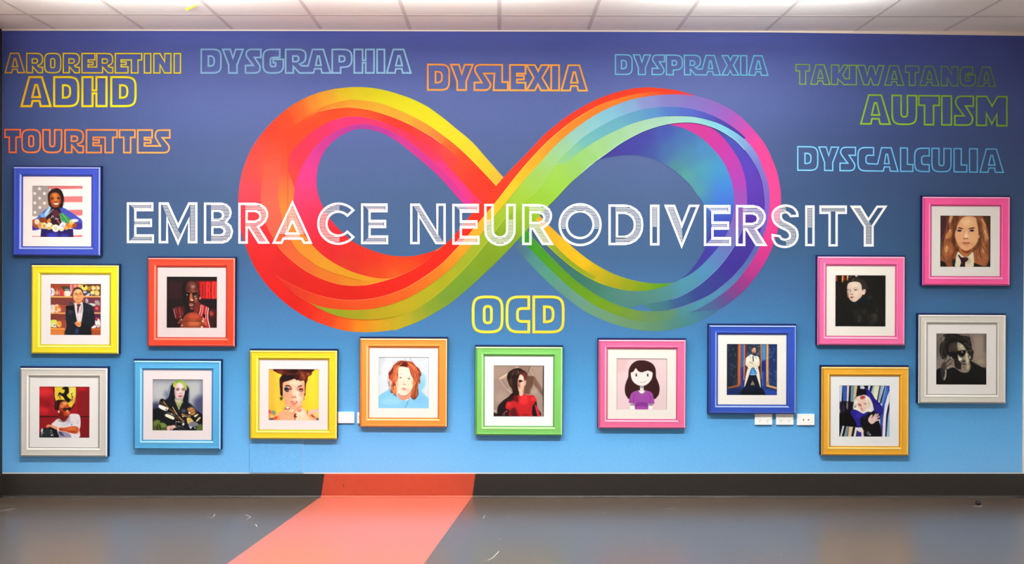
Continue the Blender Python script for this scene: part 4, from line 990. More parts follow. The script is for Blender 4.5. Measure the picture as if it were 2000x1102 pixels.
PICS['green_hair'] = '''
q B4B8C0 0 0,0 1102,0 1102,1102 0,1102
e C4C6C8 60 200,280,180,160
e C0C4C4 60 900,200,120,200
q 90949E 40 10,0 1102,0 1102,60 10,70
q 8C90A0 40 1040,0 1102,0 1102,320 1040,320
q 484E70 60 960,380 1102,320 1102,760 900,760 880,480
q 3A4060 50 10,520 140,480 220,560 240,700 10,720
e 7C82A0 40 310,330,50,90
q 12141A 10 10,650 200,600 420,640 760,560 900,640 1040,720 1102,760 1102,1102 10,1102
p 1A1C24 12 290,460 380,400 480,440 560,520 760,500 860,560 930,680 700,700 400,700 250,560
p 0E1018 5 460,90 410,150 385,260 360,380 290,460 300,530 380,500 470,520 500,440 490,300 500,180
p 10121A 5 700,110 770,170 795,240 780,330 780,450 770,560 720,560 660,470 690,340 710,230
l 3A4468 8 5 400,240 370,380 320,450
l 3C4464 7 5 790,240 775,330
h 1C2230,2C3858,0A0C12 5 10 30 440,140 400,260 370,380 320,480
h 1C2230,34406C,0A0C12 5 8 26 750,180 770,300 770,440 760,540
p A4C23C 5 520,45 600,28 660,45 720,110 745,190 730,250 700,200 660,110 580,80 530,120 490,190 450,150 460,90
p 6EA83C 8 520,45 600,32 650,45 580,62 520,80
p C8CC60 7 470,110 540,80 520,140 490,180 460,150
p BCC84C 6 660,80 720,130 735,200 700,180
h 9CB43C,D0D878,7C9A30 4 8 24 590,50 530,90 480,170
h A8BC40,D8DC80,7C9A30 4 8 22 620,50 690,110 730,200
p E8C8C8 5 590,80 650,120 690,190 700,270 690,340 650,400 610,435 550,410 500,340 485,260 500,170 540,100
e F8E8E4 22 610,150,50,50
e F2DAD8 16 600,270,26,50
e F0D0D0 16 560,300,30,30
e C89CA0 12 500,300,14,60
l 5A4038 12 4 515,215 560,200 590,215
l 5A4038 12 4 640,215 680,195 700,205
e 2A1C20 5 550,236,34,11
e 2A1C20 5 672,236,30,11
e A87C84 8 548,222,36,8
e A87C84 8 672,220,32,8
e 9C6C6C 6 612,310,26,8
p B85C68 4 560,365 600,350 655,358 640,380 600,388 570,380
l 7A3040 5 2 560,365 655,362
e D8A0A4 10 610,410,40,14
p A8A88C 5 485,430 550,420 620,440 660,440 650,510 600,540 520,520
p D0CCA8 6 510,450 600,450 630,480 560,500
p B4BC80 4 510,540 560,510 640,510 610,600 580,660 550,600
p 8C9A5C 5 560,560 600,540 590,650
p 14161C 5 450,500 520,530 570,690 500,720 420,640
p 14161C 5 700,500 640,530 590,680 700,720 800,620
e 6A707C 30 680,680,50,30
p 4A5A28 6 20,920 100,870 180,880 200,960 260,940 330,990 330,1095 20,1095
p 7A8C44 10 170,950 250,930 320,1000 260,1030 190,1020
p 6C7C3C 8 60,900 150,880 130,950 60,1000
p 2A3416 6 120,1000 180,960 200,1080 120,1090
l A8B46C 8 4 160,900 150,1000 160,1080
p 14161A 4 180,440 260,430 340,520 450,600 540,700 700,820 760,900 720,1020 560,1040 420,1000 250,900 150,700 160,560
p FBF6F0 3 175,550 340,615 350,640 300,680 158,615
p FFF4DC 3 325,745 470,805 460,865 290,790
e 101010 3 310,650,14,16
l B88048 14 3 255,480 300,540 360,620
l F0D0A0 8 2 250,480 300,555 350,620
l 7C4A20 18 4 190,500 280,545 345,590
l C08C50 14 3 440,600 490,680 540,765
l F4DCB0 8 2 450,600 500,690 545,760
l 8C5824 18 4 360,630 440,680 500,740
l B87838 12 3 545,780 620,840 680,905
l F0C890 8 2 580,800 640,860 690,905
l 7A4A20 16 4 505,810 590,850 660,890
l D0C8C0 8 3 330,720 420,745 500,775
e F4F0E8 3 425,745,12,12
l E8E0DC 8 3 345,625 360,630
p 0A0B0E 4 510,910 680,915 670,1020 505,1000
l 9A928C 8 2 515,905 520,990
l B8B0A8 8 2 520,905 680,925
l D0C8C0 7 2 540,1000 670,1020
e B8B0A8 4 570,910,14,14
p E8E0E0 4 650,950 690,930 690,980 655,985
p 9A6438 5 760,640 830,590 900,620 930,690 900,760 830,770 790,720
p C88C50 6 800,640 860,610 900,660 860,700 810,690
l 4A2410 10 3 790,700 850,660 900,640
e FFF0DC 4 800,720,18,24
l F4D8B0 8 2 760,660 780,610
l E8B878 10 3 840,745 900,740
l 5A3418 10 3 770,620 830,600 900,610
l D8A060 10 3 870,740 950,710
p A8824C 5 640,740 720,760 800,770 830,800 760,810 660,790
p F0E0B8 3 900,780 970,745 990,760 920,810
p E0C88C 3 945,885 1010,810 1040,825 965,905
l FFF0D0 7 2 660,740 640,760
e F8E8D0 4 665,800,16,12
l 3A2814 12 3 720,780 790,785
p E8C878 3 745,840 800,820 850,850 885,915 775,950 755,900
p D0B060 6 790,850 840,870 840,910 790,910
p 7C7C8C 5 780,950 900,905 1000,960 980,990 860,1030 820,1060
p D8D8E0 6 810,1010 850,1010 830,1060
e C8C0C0 4 920,1040,14,16
p 5C6C34 8 960,1000 1060,960 1080,1095 960,1095
p E0B8A8 5 330,1010 420,990 490,985 520,1030 470,1050 420,1090 340,1090
e F4D8CC 10 470,1000,30,14
p A4607C 8 400,1050 420,1040 420,1090 390,1090
l A8C0B8 8 3 500,1010 560,1050
p 1C2230 8 560,1020 700,1030 700,1095 560,1095
'''
PICS['yellow_wall'] = '''
q FAD63C 0 0,0 1102,0 1102,1102 0,1102
q EBC044 40 10,0 180,0 170,1102 10,1102
q F0C84C 40 200,200 330,200 330,900 200,800
q FFE03C 40 880,100 1060,100 1060,860 880,860
p F6B48C 6 320,280 380,220 780,220 790,420 780,560 750,700 730,800 780,870 850,940 900,1100 200,1100 230,940 380,860 400,760 350,680 318,520
e FFE0C4 50 580,300,150,70
e FFE4CC 40 640,560,110,150
e FFDCC4 30 555,480,34,120
e F8A888 34 400,560,60,60
e F8B090 30 720,540,50,60
e E8A47C 20 390,720,34,60
e FFD8B8 34 650,740,60,40
p 42130E 5 155,10 935,10 930,80 880,150 850,190 840,260 815,330 800,500 788,500 782,300 760,250 690,265 655,240 620,250 560,215 500,240 440,262 330,300 320,420 318,580 275,560 262,440 252,300 255,210 300,130 200,90
p 6A2818 14 700,60 820,80 920,60 930,120 850,160 840,250 780,240 690,200
p 9C5030 14 690,120 760,120 790,220 740,230
e A85A38 14 860,120,40,24
h 6A2C1C,9C5434,2A100E 5 12 30 300,40 420,90 560,70 700,50
h 7A3824,B06C48,3A1610 5 10 50 720,30 800,100 840,200
h 4A1C14,2A0E0C 5 10 26 380,110 350,180 330,250
h 6A2C1C,34100E 5 8 26 640,100 700,170 760,220
h 4A1C14,1E0A0A 5 8 24 520,80 520,140 510,200
h 2A100E,4A2018 4 6 16 285,220 275,360 285,480
p 1E1012 14 290,160 420,140 560,160 540,220 400,240 310,280
p 7C3424 20 200,30 330,50 300,110 210,80
p 2A100E 10 480,10 620,10 600,100 500,90
l 7A3C28 9 6 760,60 720,130 700,200
l C07C4C 6 3 680,180 700,250
l 34100E 16 4 860,30 920,100 880,150
p 3A140E 3 355,372 400,350 450,352 500,390 440,380
p 3E1810 3 628,398 680,360 740,352 700,380
e F0E0D0 4 440,410,60,14
p 1A2430 6 350,420 400,395 450,420 500,440 460,480 400,495 360,460
e A04848 14 480,420,40,24
e 3A6468 6 390,400,34,10
e F2B4AC 4 462,462,22,14
e 908030 4 412,462,16,12
p E89080 12 610,420 690,395 760,400 760,470 690,490 620,460
p 3A1C14 4 665,435 700,420 745,440 740,480 700,490 680,460
e FFF0A0 3 712,466,16,12
l 7A2C20 6 3 690,410 760,440
e E89878 12 560,600,50,26
l 7C2C20 8 4 505,600 540,622
l 9C4C34 8 4 580,620 612,612
l D88860 8 6 500,520 505,600
p C0504C 4 480,712 530,690 570,700 610,692 638,705 580,722 520,722
p E88474 5 505,722 630,715 590,765 530,770
l FFF4EC 8 2 520,712 600,710
e E8A084 10 560,790,60,10
e 201410 4 290,520,26,34
e 1C1208 4 300,560,22,20
p 5A5414 3 258,620 290,600 328,605 320,640 298,678 268,660
l 2A200C 7 2 270,610 300,650
p 6A3810 4 780,520 805,510 800,560 775,590
p 6A6424 3 765,610 780,620 770,680
l E8985C 10 5 395,800 480,800 560,860 620,850 700,790 730,800
p E89068 8 340,830 390,800 380,900 345,880
e 48403C 4 425,842,46,36
e F6F2EA 3 424,828,34,24
p 8AA09C 4 380,870 470,870 440,895 390,890
p F8B88C 6 360,880 470,860 560,830 600,880 540,950 560,1020 530,1095 300,1095 340,960
p FFD8B8 8 480,880 560,870 540,920 480,930
l C87048 7 3 540,950 520,960 580,880
l D07C54 7 4 400,920 390,980
l E0986C 8 4 500,900 440,1000
p FFDCB8 6 600,900 700,840 780,860 820,960 880,1095 600,1095
e FFE8CC 24 720,960,70,60
p F09888 5 610,880 680,850 730,860 690,920 640,910
l B83C38 7 3 650,870 665,900
l F8E0E4 7 3 640,860 660,880
p 8A2414 5 570,960 610,950 600,1000 630,1020 580,1040 555,1020
l 6A1C10 12 3 585,990 588,1090
e F04848 3 180,1050,50,26
p E88054 6 20,900 70,880 75,960 30,980
p D84840 5 20,880 50,880 60,940 25,940
p 8C9488 5 80,900 130,890 180,930 150,980 90,980
p F49C50 6 20,980 100,960 160,1000 240,1010 230,1095 20,1095
p FFC878 6 60,1000 110,980 130,1040 70,1060
p 60605C 5 40,1060 110,1040 130,1095 40,1095
p D85038 5 130,1040 210,1010 200,1060 150,1090
p F8C890 6 850,890 960,870 1085,910 1085,1095 900,1095 860,980
p F4C0C0 5 920,880 1060,860 1085,910 980,930
p F8D870 6 1000,950 1080,930 1080,1040 1020,1020
p D84038 5 900,970 960,990 1020,1040 960,1030 920,1000
l 4C1C14 8 3 850,880 845,960
l 5A2418 8 3 940,960 1020,1060
l E87050 8 3 880,1000 960,1060 1010,1095
p 7C5C50 5 1030,1050 1085,1040 1085,1095 1040,1095
'''
PICS['blue_jumper'] = '''
q DCEAF2 0 0,0 1102,0 1102,1102 0,1102
q CCDCE0 40 10,0 160,0 160,400 10,400
e E6EEFA 50 200,300,120,200
p A4DCF4 20 900,340 970,360 1020,450 1010,600 960,700 880,720 860,560
p 90D6F8 14 870,560 960,500 1000,600 930,700 860,680
p 8CD2FA 5 30,850 100,780 190,730 270,690 420,820 500,900 640,930 700,870 860,690 980,780 1060,860 1085,900 1085,1102 10,1102
e 9CDCFE 40 300,950,220,80
e 84CCF6 30 900,900,120,100
p 88341C 7 480,88 560,90 640,100 720,110 770,150 810,200 860,240 910,320 925,380 900,440 905,520 880,560 860,620 865,720 850,800 790,900 730,880 690,820 720,700 420,680 400,820 330,780 290,740 290,640 310,520 250,470 235,400 240,340 300,270 340,200 400,130
p D2683C 10 360,210 460,170 450,240 420,330 400,420 340,540 330,620 300,560 330,400 340,300
p F08058 10 400,400 440,440 420,520 380,580 360,520
p C85A34 10 640,110 760,170 860,280 880,400 830,460 780,380 720,260 650,190
p A84424 10 740,260 850,300 890,440 860,560 800,560 760,420
p 5C1C10 8 470,130 600,130 660,190 600,215 500,205 440,180
p D86838 10 700,450 780,500 790,640 740,760 720,840 700,800 740,650
p 8C4824 10 780,600 860,580 850,760 800,860 740,860 760,720
p 5A2014 6 240,350 320,240 300,330 260,390
p B85830 8 260,420 330,380 320,520 290,520
p E88C58 8 300,640 400,620 410,720 400,800 330,770 300,700
l FFB080 8 3 450,190 420,260 400,380 330,500
l F8A878 7 3 520,150 440,210 360,330
l FFC09C 8 3 640,200 700,270 740,400 720,500
l F8B488 8 3 650,130 760,230 800,400 810,500 780,620
l FFD8B4 6 3 740,620 770,600 820,540 830,450
h A03C1C,E08050,FFB488,6A2410 5 14 46 500,110 400,200 350,330 300,480 320,640 350,760
h A03C1C,E08050,FFB488,6A2410 5 16 46 620,110 740,220 800,360 810,520 780,680 760,860
h C85C34,F09868,7A2C14 4 8 30 640,200 700,300 740,420 740,560 720,760
h B85030,7A2C18 4 5 30 300,260 250,380 270,480
h B85030,7A2C18 4 6 30 880,260 900,380 880,520
l F4A070 7 3 690,150 800,240 880,340 910,350
l E89868 7 3 730,700 720,820
l 3C1410 8 3 560,100 640,180
l 3C1812 8 3 840,260 900,320 920,400
l 4A1C14 10 4 870,500 900,550 890,570
l 50180C 8 4 340,560 330,700
l 301C20 12 3 270,740 310,770
l 2C2020 8 3 340,810 400,845
l 382018 12 4 850,700 860,800 790,900 730,885
l 6C3018 8 4 240,530 250,600 270,640
p FFE8D0 5 450,225 520,212 600,225 660,240 690,320 715,400 750,470 755,600 720,700 650,780 590,825 520,820 450,760 410,680 390,580 420,520 440,440 435,340
e FFF4E4 40 570,380,90,120
e FFB890 18 420,600,20,70
e F8A080 16 745,560,14,50
e FFD0B0 24 640,720,50,40
l D8A888 7 4 470,380 520,370
l D0A080 7 4 610,450 650,440 690,450
e B8806C 8 490,445,30,10
e B8806C 8 665,468,28,10
e 34201C 4 495,450,13,9
e 34201C 4 668,472,13,9
l E8B898 8 5 560,480 545,580
e D89478 8 570,590,40,10
p D87C78 4 500,680 545,668 590,672 618,690 570,694
p F0A098 6 530,694 600,694 580,715 550,715
p F4A084 7 440,770 520,830 600,825 690,770 700,830 640,900 540,925 470,890 430,830
l 5A2820 8 3 520,822 590,828 650,800 710,740 735,690
l E87850 6 5 460,880 540,915 600,890
l 1C3858 6 2 680,850 650,940 600,1060 580,1095
l 5A90B8 6 3 640,940 650,1000
'''
PICS['red_top'] = '''
q A28C80 0 0,0 1102,0 1102,1102 0,1102
q AC9484 40 20,20 330,20 300,160 20,300
e B09A8C 50 180,700,140,120
q 94786A 10 540,10 820,20 740,190 620,110
l 7A5C50 18 4 800,20 735,190
l C8AC94 10 4 830,30 800,110 870,230
q C0A48C 8 330,160 150,270 150,320 300,280
l F4DCC4 16 3 150,288 230,245 320,190
l F4DCC4 12 3 330,180 540,30
l C8B0A0 10 4 160,320 260,470 400,610
l DCC8B8 9 4 330,500 400,590
l 8C7464 12 6 200,300 320,500
q 6A4C40 8 750,230 880,240 860,400 790,620 650,610 680,430
q 7C6050 10 880,230 1075,560 1075,680 860,400
q 8C7060 14 910,250 1060,520 1060,600
q AC9484 20 870,20 1060,30 1060,460 900,240
e B0A090 40 880,560,80,60
q 1C1418 3 1068,15 1090,15 1090,1095 1075,1095 1064,600
e C0A8A0 12 50,980,40,30
q 2A1C1C 6 20,1000 80,1030 80,1095 20,1095
p 221216 6 430,590 330,680 230,750 140,840 105,920 100,1020 90,1100 980,1100 950,900 900,700 700,640 560,620
p C22428 6 650,610 740,640 860,640 920,720 935,800 880,830 840,900 830,1100 380,1100 360,960 280,920 290,830 330,770 430,720 540,640
e E83438 30 660,760,90,80
e F04044 26 680,680,60,30
e D83438 24 350,840,50,50
e E83A3C 24 860,720,50,40
p 5A1418 26 380,960 480,900 520,1000 560,1100 380,1100
p 6A1418 20 480,640 540,660 540,800 460,760 340,770
p 30141A 16 300,740 420,690 440,740 330,780
l B8343C 10 4 200,1060 260,1000 320,970
l C89088 8 3 240,1090 260,1010 320,970
p 16181A 4 870,850 900,870 940,1000 970,1100 880,1100 835,1000
p D82838 5 900,850 940,880 1010,1060 1000,1100 960,1100 920,960
p 3A2428 5 890,790 925,770 930,820 900,840
e 8A1C20 20 700,1060,90,20
p 1C0E0C 6 420,100 500,70 580,75 640,110 700,150 730,210 710,300 690,330 600,300 560,440 560,620 440,600 420,520 360,440 330,360 305,260 330,170
p 34201A 14 350,180 440,110 540,100 520,200 400,220
h 3A241C,5A3C30,1A0E0C 5 14 34 440,120 380,220 360,330
h 4A3024,7A5040,1A0E0C 5 12 30 560,110 560,180 540,260
h 5A3424,2A1610 5 8 30 640,140 700,200 700,300
p 4A3024 16 340,320 420,300 500,420 520,560 450,560 400,480
p 2A1814 18 420,300 540,300 540,620 440,580
l 7A5448 8 5 440,150 420,220
l D89C84 8 3 545,130 560,190
l B07060 8 3 600,130 610,190
p 6A3020 10 630,160 700,180 720,260 690,330 650,280
p F0C4AC 8 590,200 630,220 665,300 670,400 655,520 650,620 590,660 565,580 540,500 535,350 560,240
e FCE4D8 20 620,290,26,60
e D08C74 20 560,400,16,80
e C88068 16 650,560,14,50
e E8B8A0 14 640,480,20,60
p 3A1410 6 550,330 600,315 630,340 600,370 560,370
e 5A2A20 6 640,345,18,8
p 9C5848 10 545,410 560,350 575,420 590,450 550,460
l 7A3028 8 3 550,480 600,485
l B07868 6 3 560,510 590,508
p F4C0AC 4 680,340 705,350 700,420 675,435
l A85848 6 3 690,355 690,410
e E8C0B0 16 600,620,30,30
'''
PICS['cartoon'] = '''
q F0D2D6 0 0,0 1102,0 1102,1102 0,1102
q E8C4C4 50 10,0 300,0 200,300 10,300
l C0A8A8 12 3 25,20 1085,20
l C0A8A8 10 3 25,20 25,1090
l C8B0B0 10 3 1082,20 1082,1090
p 3A1A1A 3 560,50 680,70 790,130 850,240 860,400 900,500 935,620 925,750 880,830 800,865 560,700 310,865 240,820 205,740 200,620 230,500 270,400 280,260 330,150 430,70
p F8ECE8 3 555,140 700,170 775,280 780,400 730,500 650,570 560,595 460,570 380,510 335,420 330,300 400,180
p 3A1A1A 3 320,300 340,170 430,90 560,60 700,90 790,180 800,300 700,270 640,280 560,305 480,280 430,220 380,290
e 5A5450 3 440,362,18,36
e 5A5450 3 682,362,18,36
e 2A2422 3 440,366,12,28
e 2A2422 3 682,366,12,28
l 8A8078 7 2 530,512 575,520 625,505 655,475
q F4E8E4 3 520,598 598,598 598,690 520,690
q A8A09C 5 522,602 596,602 596,645 522,640
p A04CA4 3 480,695 400,710 340,750 310,830 288,945 400,970 415,1100 695,1100 705,970 820,965 810,850 780,750 730,710 630,690 560,755
q F6ECE8 3 470,690 640,690 600,745 560,760 520,745
l 742C7C 7 2 480,695 520,750 560,762 600,748 635,695
l 6C2874 7 2 410,775 385,840 380,960
l 6C2874 7 2 705,775 735,850 738,960
p 863690 4 450,950 560,930 670,950 690,1000 690,1040 560,1015 430,1040 425,1000
l 742C7C 8 3 288,945 400,970
l 742C7C 8 3 705,972 820,965
q F8F4EE 3 310,975 410,975 412,1102 310,1102
q F8F4EE 3 700,975 800,975 785,1102 695,1102
q 98908C 4 312,975 408,975 408,1015 312,1005
q 98908C 4 702,978 798,975 796,1010 702,1015
l B868B8 8 12 450,800 640,800
'''
PICS['white_coat'] = '''
q 22305C 0 0,0 1102,0 1102,1102 0,1102
q 1E2838 16 20,15 250,15 250,900 20,930
w 5C6A80 20,20,245,860,26
q 1E3468 16 920,15 1085,15 1085,900 920,880
w 7C92BC 920,20,1085,860,22
q A85C30 5 255,15 325,15 325,860 290,910 60,960 40,930 240,880 250,840
q C87848 8 285,15 310,15 300,840 280,840
l 6A3018 6 4 262,20 258,860
l 7C3C1C 12 5 60,950 240,920
q 4068A8 8 330,15 385,15 380,900 320,960 325,860
q 2A3080 20 330,500 380,500 380,960 330,960
q F0C8A8 3 388,15 402,15 400,780 386,780
q 6A2418 8 402,15 450,15 445,850 400,850
q A84830 8 410,30 425,30 420,700 408,700
q 2C3A50 8 440,15 730,15 725,300 440,300
w 7080A0 450,20,720,260,20
q 3C2018 8 690,260 760,360 760,850 730,850
q C88C5C 5 735,15 765,15 765,360 760,750 748,750
q 6C4428 5 720,15 738,15 745,340 725,300
q 4C88C0 8 770,15 850,15 850,340 770,400
q 2A3C90 16 770,380 850,340 850,960 780,1000
e 1A2060 26 800,480,26,120
q 3C60A8 10 768,600 800,600 800,900 768,900
q B88850 4 852,15 912,15 915,820 930,880 1085,920 1085,970 940,930 865,910 858,860
l F4D8A0 12 3 882,20 885,180 880,400 882,620 880,800
l 6C4420 5 4 858,30 862,860
l F0D0A0 10 3 870,880 930,900 1000,915 1080,940
q 2848A0 18 860,960 1085,1000 1085,1090 800,1090 800,980
q 182C60 20 20,980 330,960 380,1020 300,1090 20,1090
q 0C1420 16 380,950 780,950 860,1090 280,1090
p 14182A 4 500,660 650,655 710,760 740,900 740,1010 640,1010 620,880 575,770 530,880 520,1010 400,1010 430,860
q A08050 5 575,790 620,875 525,880
e 101C2C 18 570,950,70,60
p F0E8D4 4 540,230 600,260 680,270 710,310 725,400 715,470 690,500 720,640 745,930 700,820 650,660 610,520 545,530 500,660 440,830 405,915 400,880 440,640 470,500 430,470 420,400 430,310 460,280
e FFFCEC 14 500,340,40,50
e FFFAE8 14 650,340,40,40
p 3C74B4 4 545,530 610,530 660,650 515,660
p 5CA0E0 8 560,560 600,560 620,640 540,640
q 9CC4F0 3 520,650 655,645 655,665 520,668
q 34405C 3 566,270 592,265 596,380 576,385
q F4F4F8 4 540,230 565,240 570,350 545,300
l B8A888 8 3 440,440 500,470 600,500
l C8B898 8 3 510,400 560,430 640,470 690,460
p D8B494 4 500,395 550,395 590,420 560,440 520,420
l 4A3C2C 6 2 500,390 530,375
e 5A4830 3 520,290,9,7
e 5A4830 3 518,326,9,7
e 5A4830 3 640,286,9,7
e 5A4830 3 650,322,9,7
e 5A4830 3 480,530,10,7
e 5A4830 3 660,525,10,7
l 6A5C44 6 3 600,525 612,600
p 201A20 5 545,90 590,55 640,75 665,130 655,200 620,240 600,180 560,160
p C89074 4 560,110 600,85 640,100 645,160 625,210 590,225 560,190 550,140
e F0C4A8 10 600,130,24,30
e 2A1A18 5 580,125,16,6
e 2A1A18 5 622,135,12,6
e 3A2018 6 590,190,24,8
e 2A1814 5 600,215,20,12
l 9C6450 5 3 600,140 595,170
'''
PICS['dark_fur'] = '''
q 15130F 0 0,0 1102,0 1102,1102 0,1102
q 1A1210 30 20,220 250,220 250,420 20,420
l C85C28 30 8 45,20 45,130
l D8702C 34 8 180,20 175,150
l FFB868 16 5 185,30 180,120
l 7A2C10 30 10 215,20 210,120
l D87C40 34 8 285,20 280,110
l FFD8A8 20 5 285,20 285,60
e FFF0E8 5 470,25,28,14
e A87C7C 6 350,45,18,8
q 2A1410 20 1000,20 1075,20 1075,60 1000,50
e 484644 20 30,470,18,60
l C8A89C 6 2 405,90 390,140
p E6CCB8 5 330,155 420,145 520,150 575,210 590,300 600,400 580,460 540,500 470,560 410,570 350,540 310,470 285,390 275,320 280,240 300,180
e F4DFCC 40 430,220,80,50
e F2D8C4 24 480,400,60,60
e F0D4C0 14 370,380,20,60
e B88878 16 300,420,18,70
e 9C7464 14 345,340,14,40
e EBC0A8 30 540,440,30,40
l 8C7464 7 5 410,290 450,275 500,285
l 8C7464 7 5 280,290 320,285
e 2C201C 4 440,320,20,11
e 3A2A24 6 470,318,26,8
e 2C201C 5 295,322,16,12
e 9C6C58 8 370,412,34,9
l 7A4838 6 3 345,415 400,418
p B05C54 4 335,470 370,458 420,470 390,492 355,500
l 8A3838 5 2 340,475 415,472
e C89484 10 370,530,30,12
p 30261F 5 400,75 460,45 560,65 650,130 700,230 700,330 660,310 600,320 590,240 560,175 480,145 410,140 395,110
p 2A211B 5 405,80 340,100 280,150 262,220 300,185 340,160 400,140
h 4A3C32,3A2E26,1A1512 5 14 16 420,90 540,120 620,220 650,310
h 3E322A,1E1814 4 6 12 400,95 320,130 275,200
l C8A89C 5 2 405,82 392,138
p F0C8B0 4 600,330 640,305 668,320 665,370 640,415 605,420 595,380
l C07C64 7 3 610,350 645,335 640,380
e FFE8D8 6 625,380,14,20
e 3A1C18 5 678,345,10,20
p 584C4C 8 390,590 470,580 520,560 480,620 420,640
p 0E1418 8 340,560 420,590 540,520 620,440 700,440 720,600 560,620 460,650 380,620
e 2C2A28 22 760,480,60,40
e 302E2B 22 540,900,60,60
e 45423F 18 530,970,34,40
e 353330 26 840,870,60,60
e 4A4743 16 900,880,24,40
e 302E2C 22 870,960,50,60
e 403D3A 14 905,745,18,18
e 262422 22 460,800,50,40
e 2A2826 20 800,1000,40,60
e 24231F 20 620,780,60,60
h 24221F,2C2A27,1C1A18 8 22 110 420,760 480,880 520,1040
h 2C2A27,36332F,1E1C1A 8 22 100 820,700 840,860 880,1060
h 201E1B,1A1815 8 10 80 150,720 170,860 200,1040
'''
PICS['long_hair'] = '''
q 3C2018 0 0,0 1102,0 1102,1102 0,1102
q 4A2428 30 20,20 220,20 200,400 120,600 20,600
e 6A2C28 30 140,330,30,60
q 4A3018 20 900,20 1085,20 1085,500 1000,200
p 8C5030 10 240,10 860,10 950,100 1030,300 1060,500 1060,1000 960,1100 100,1100 60,800 110,600 130,420 220,280
p 5A3018 14 260,40 420,20 380,160 370,300 330,420 380,600 450,700 400,780 300,700 270,500 300,250
p 6A4028 10 820,80 900,160 880,300 960,420 900,620 800,700 760,800 700,760 820,600 850,400
p A86038 14 120,640 200,560 300,620 320,760 240,860 180,960 100,800
p E0A468 12 120,700 180,640 220,680 190,780 140,780
p C8804C 10 140,420 220,340 280,330 270,440 200,500 130,480
p E8B080 8 210,330 240,300 260,310 220,350
p D8A878 9 230,30 290,20 270,110 220,170
l F0C898 10 5 240,50 230,150
l B87C50 10 5 340,60 340,200 300,300
p A8643C 12 700,800 820,720 960,760 1040,900 960,1060 760,1080 720,960
p D08C58 10 900,60 980,170 1020,400 1050,500 1000,540 960,420 930,260
l F4D0A0 16 5 940,300 1000,380 1040,480
l E8B8A0 12 5 850,60 950,150 1000,220
l D89868 12 5 900,500 950,640 1020,740
l FFE4D0 9 3 920,700 960,780
l F0C8A8 9 3 910,730 950,800
l E8C0A0 9 3 830,870 850,910
l E0A888 9 4 980,880 1020,920
l C87848 10 5 760,800 740,900 760,1000
l C8804C 10 5 240,560 230,700 300,760
l E0A870 10 5 140,760 180,850
l E8B888 8 4 230,790 270,750
l 4A2814 14 6 880,560 860,760 900,900
l 5A2C18 14 6 340,600 340,760 280,900 300,1060
l 502814 14 6 1000,600 1040,760
h 7A4428,B87444,D89C68,4E2A18 6 14 60 250,40 250,250 220,420 160,560 130,760 180,960
h 7A4428,4E2A18,A06438 6 12 50 400,60 350,240 350,440 360,640 320,860
h 8C5030,C88850,5A3018 6 14 60 860,80 940,260 980,460 960,680 980,900
h 5A3018,8C5430 6 10 50 830,120 880,360 860,560 800,760 780,960
h E0A870,FFD8A8 4 6 40 940,260 1000,420 1040,560
l 5A3020 12 6 60,840 120,960
e 2C2A20 30 330,1000,50,70
p 1C1A18 8 20,980 120,990 160,1100 20,1100
p 1C1A18 8 300,950 360,940 370,1100 300,1100
p 1C1A18 8 740,1010 860,1050 1000,1080 1075,940 1085,1100 730,1100
p EEE2C4 4 410,770 470,830 560,890 640,850 720,780 740,900 740,1010 700,1100 370,1100 355,980 370,860
e D8C8A0 16 620,960,60,80
l A89878 8 3 640,850 600,890 660,980
p C07840 8 430,680 560,740 700,700 680,790 600,860 560,890 480,830 440,760
p 7A3C20 12 460,720 560,760 690,720 640,800 540,800
p 2E101C 4 405,850 430,840 480,890 560,890 620,910 610,960 560,1000 550,1095 450,1095 470,1000 450,930
p 401824 6 500,910 590,910 560,960 510,960
l 7A5434 5 3 470,990 520,1020
p EDB384 5 560,30 700,25 780,60 800,150 825,260 835,420 820,540 760,640 690,700 600,745 540,740 450,680 390,590 350,480 340,400 370,280 400,180 460,90
e FBD0A4 50 600,150,110,80
e F0BC80 40 680,200,60,60
e F8CCA4 30 580,420,50,80
e F0B080 40 430,480,50,60
e F2B884 40 720,480,60,70
e DCA06C 40 430,620,50,40
e DC9C68 40 720,620,50,40
e E8A878 20 590,660,60,30
p 3A1A14 4 395,270 440,258 510,285 500,296 440,284
p 3A1A14 4 630,285 690,262 760,258 740,280 680,288 640,298
e 70404C 10 430,325,50,24
e 70404C 10 695,325,50,22
e 241014 5 435,332,38,17
e 241014 5 705,325,38,18
e C8A8B8 4 405,345,10,6
e D8C0B8 4 735,340,8,6
l C08858 8 6 545,330 530,450
l B87C54 8 6 620,330 630,420
e B06C4C 10 565,495,56,14
e 7A3C2C 5 528,497,14,7
e 7A3C2C 5 605,497,14,7
e FCDCC0 12 570,440,22,40
p B0604C 4 480,592 540,570 580,576 620,570 675,590 580,600
p D8906C 6 510,602 650,602 600,640 550,640
l 7A3024 6 2 480,592 580,590 675,590
p E8A478 5 840,420 868,410 860,470 830,475
l 7A4828 12 6 820,200 850,350 860,440
l 8C5430 12 6 400,150 380,230 370,300
l 9C6438 10 6 470,70 430,130 400,200
'''
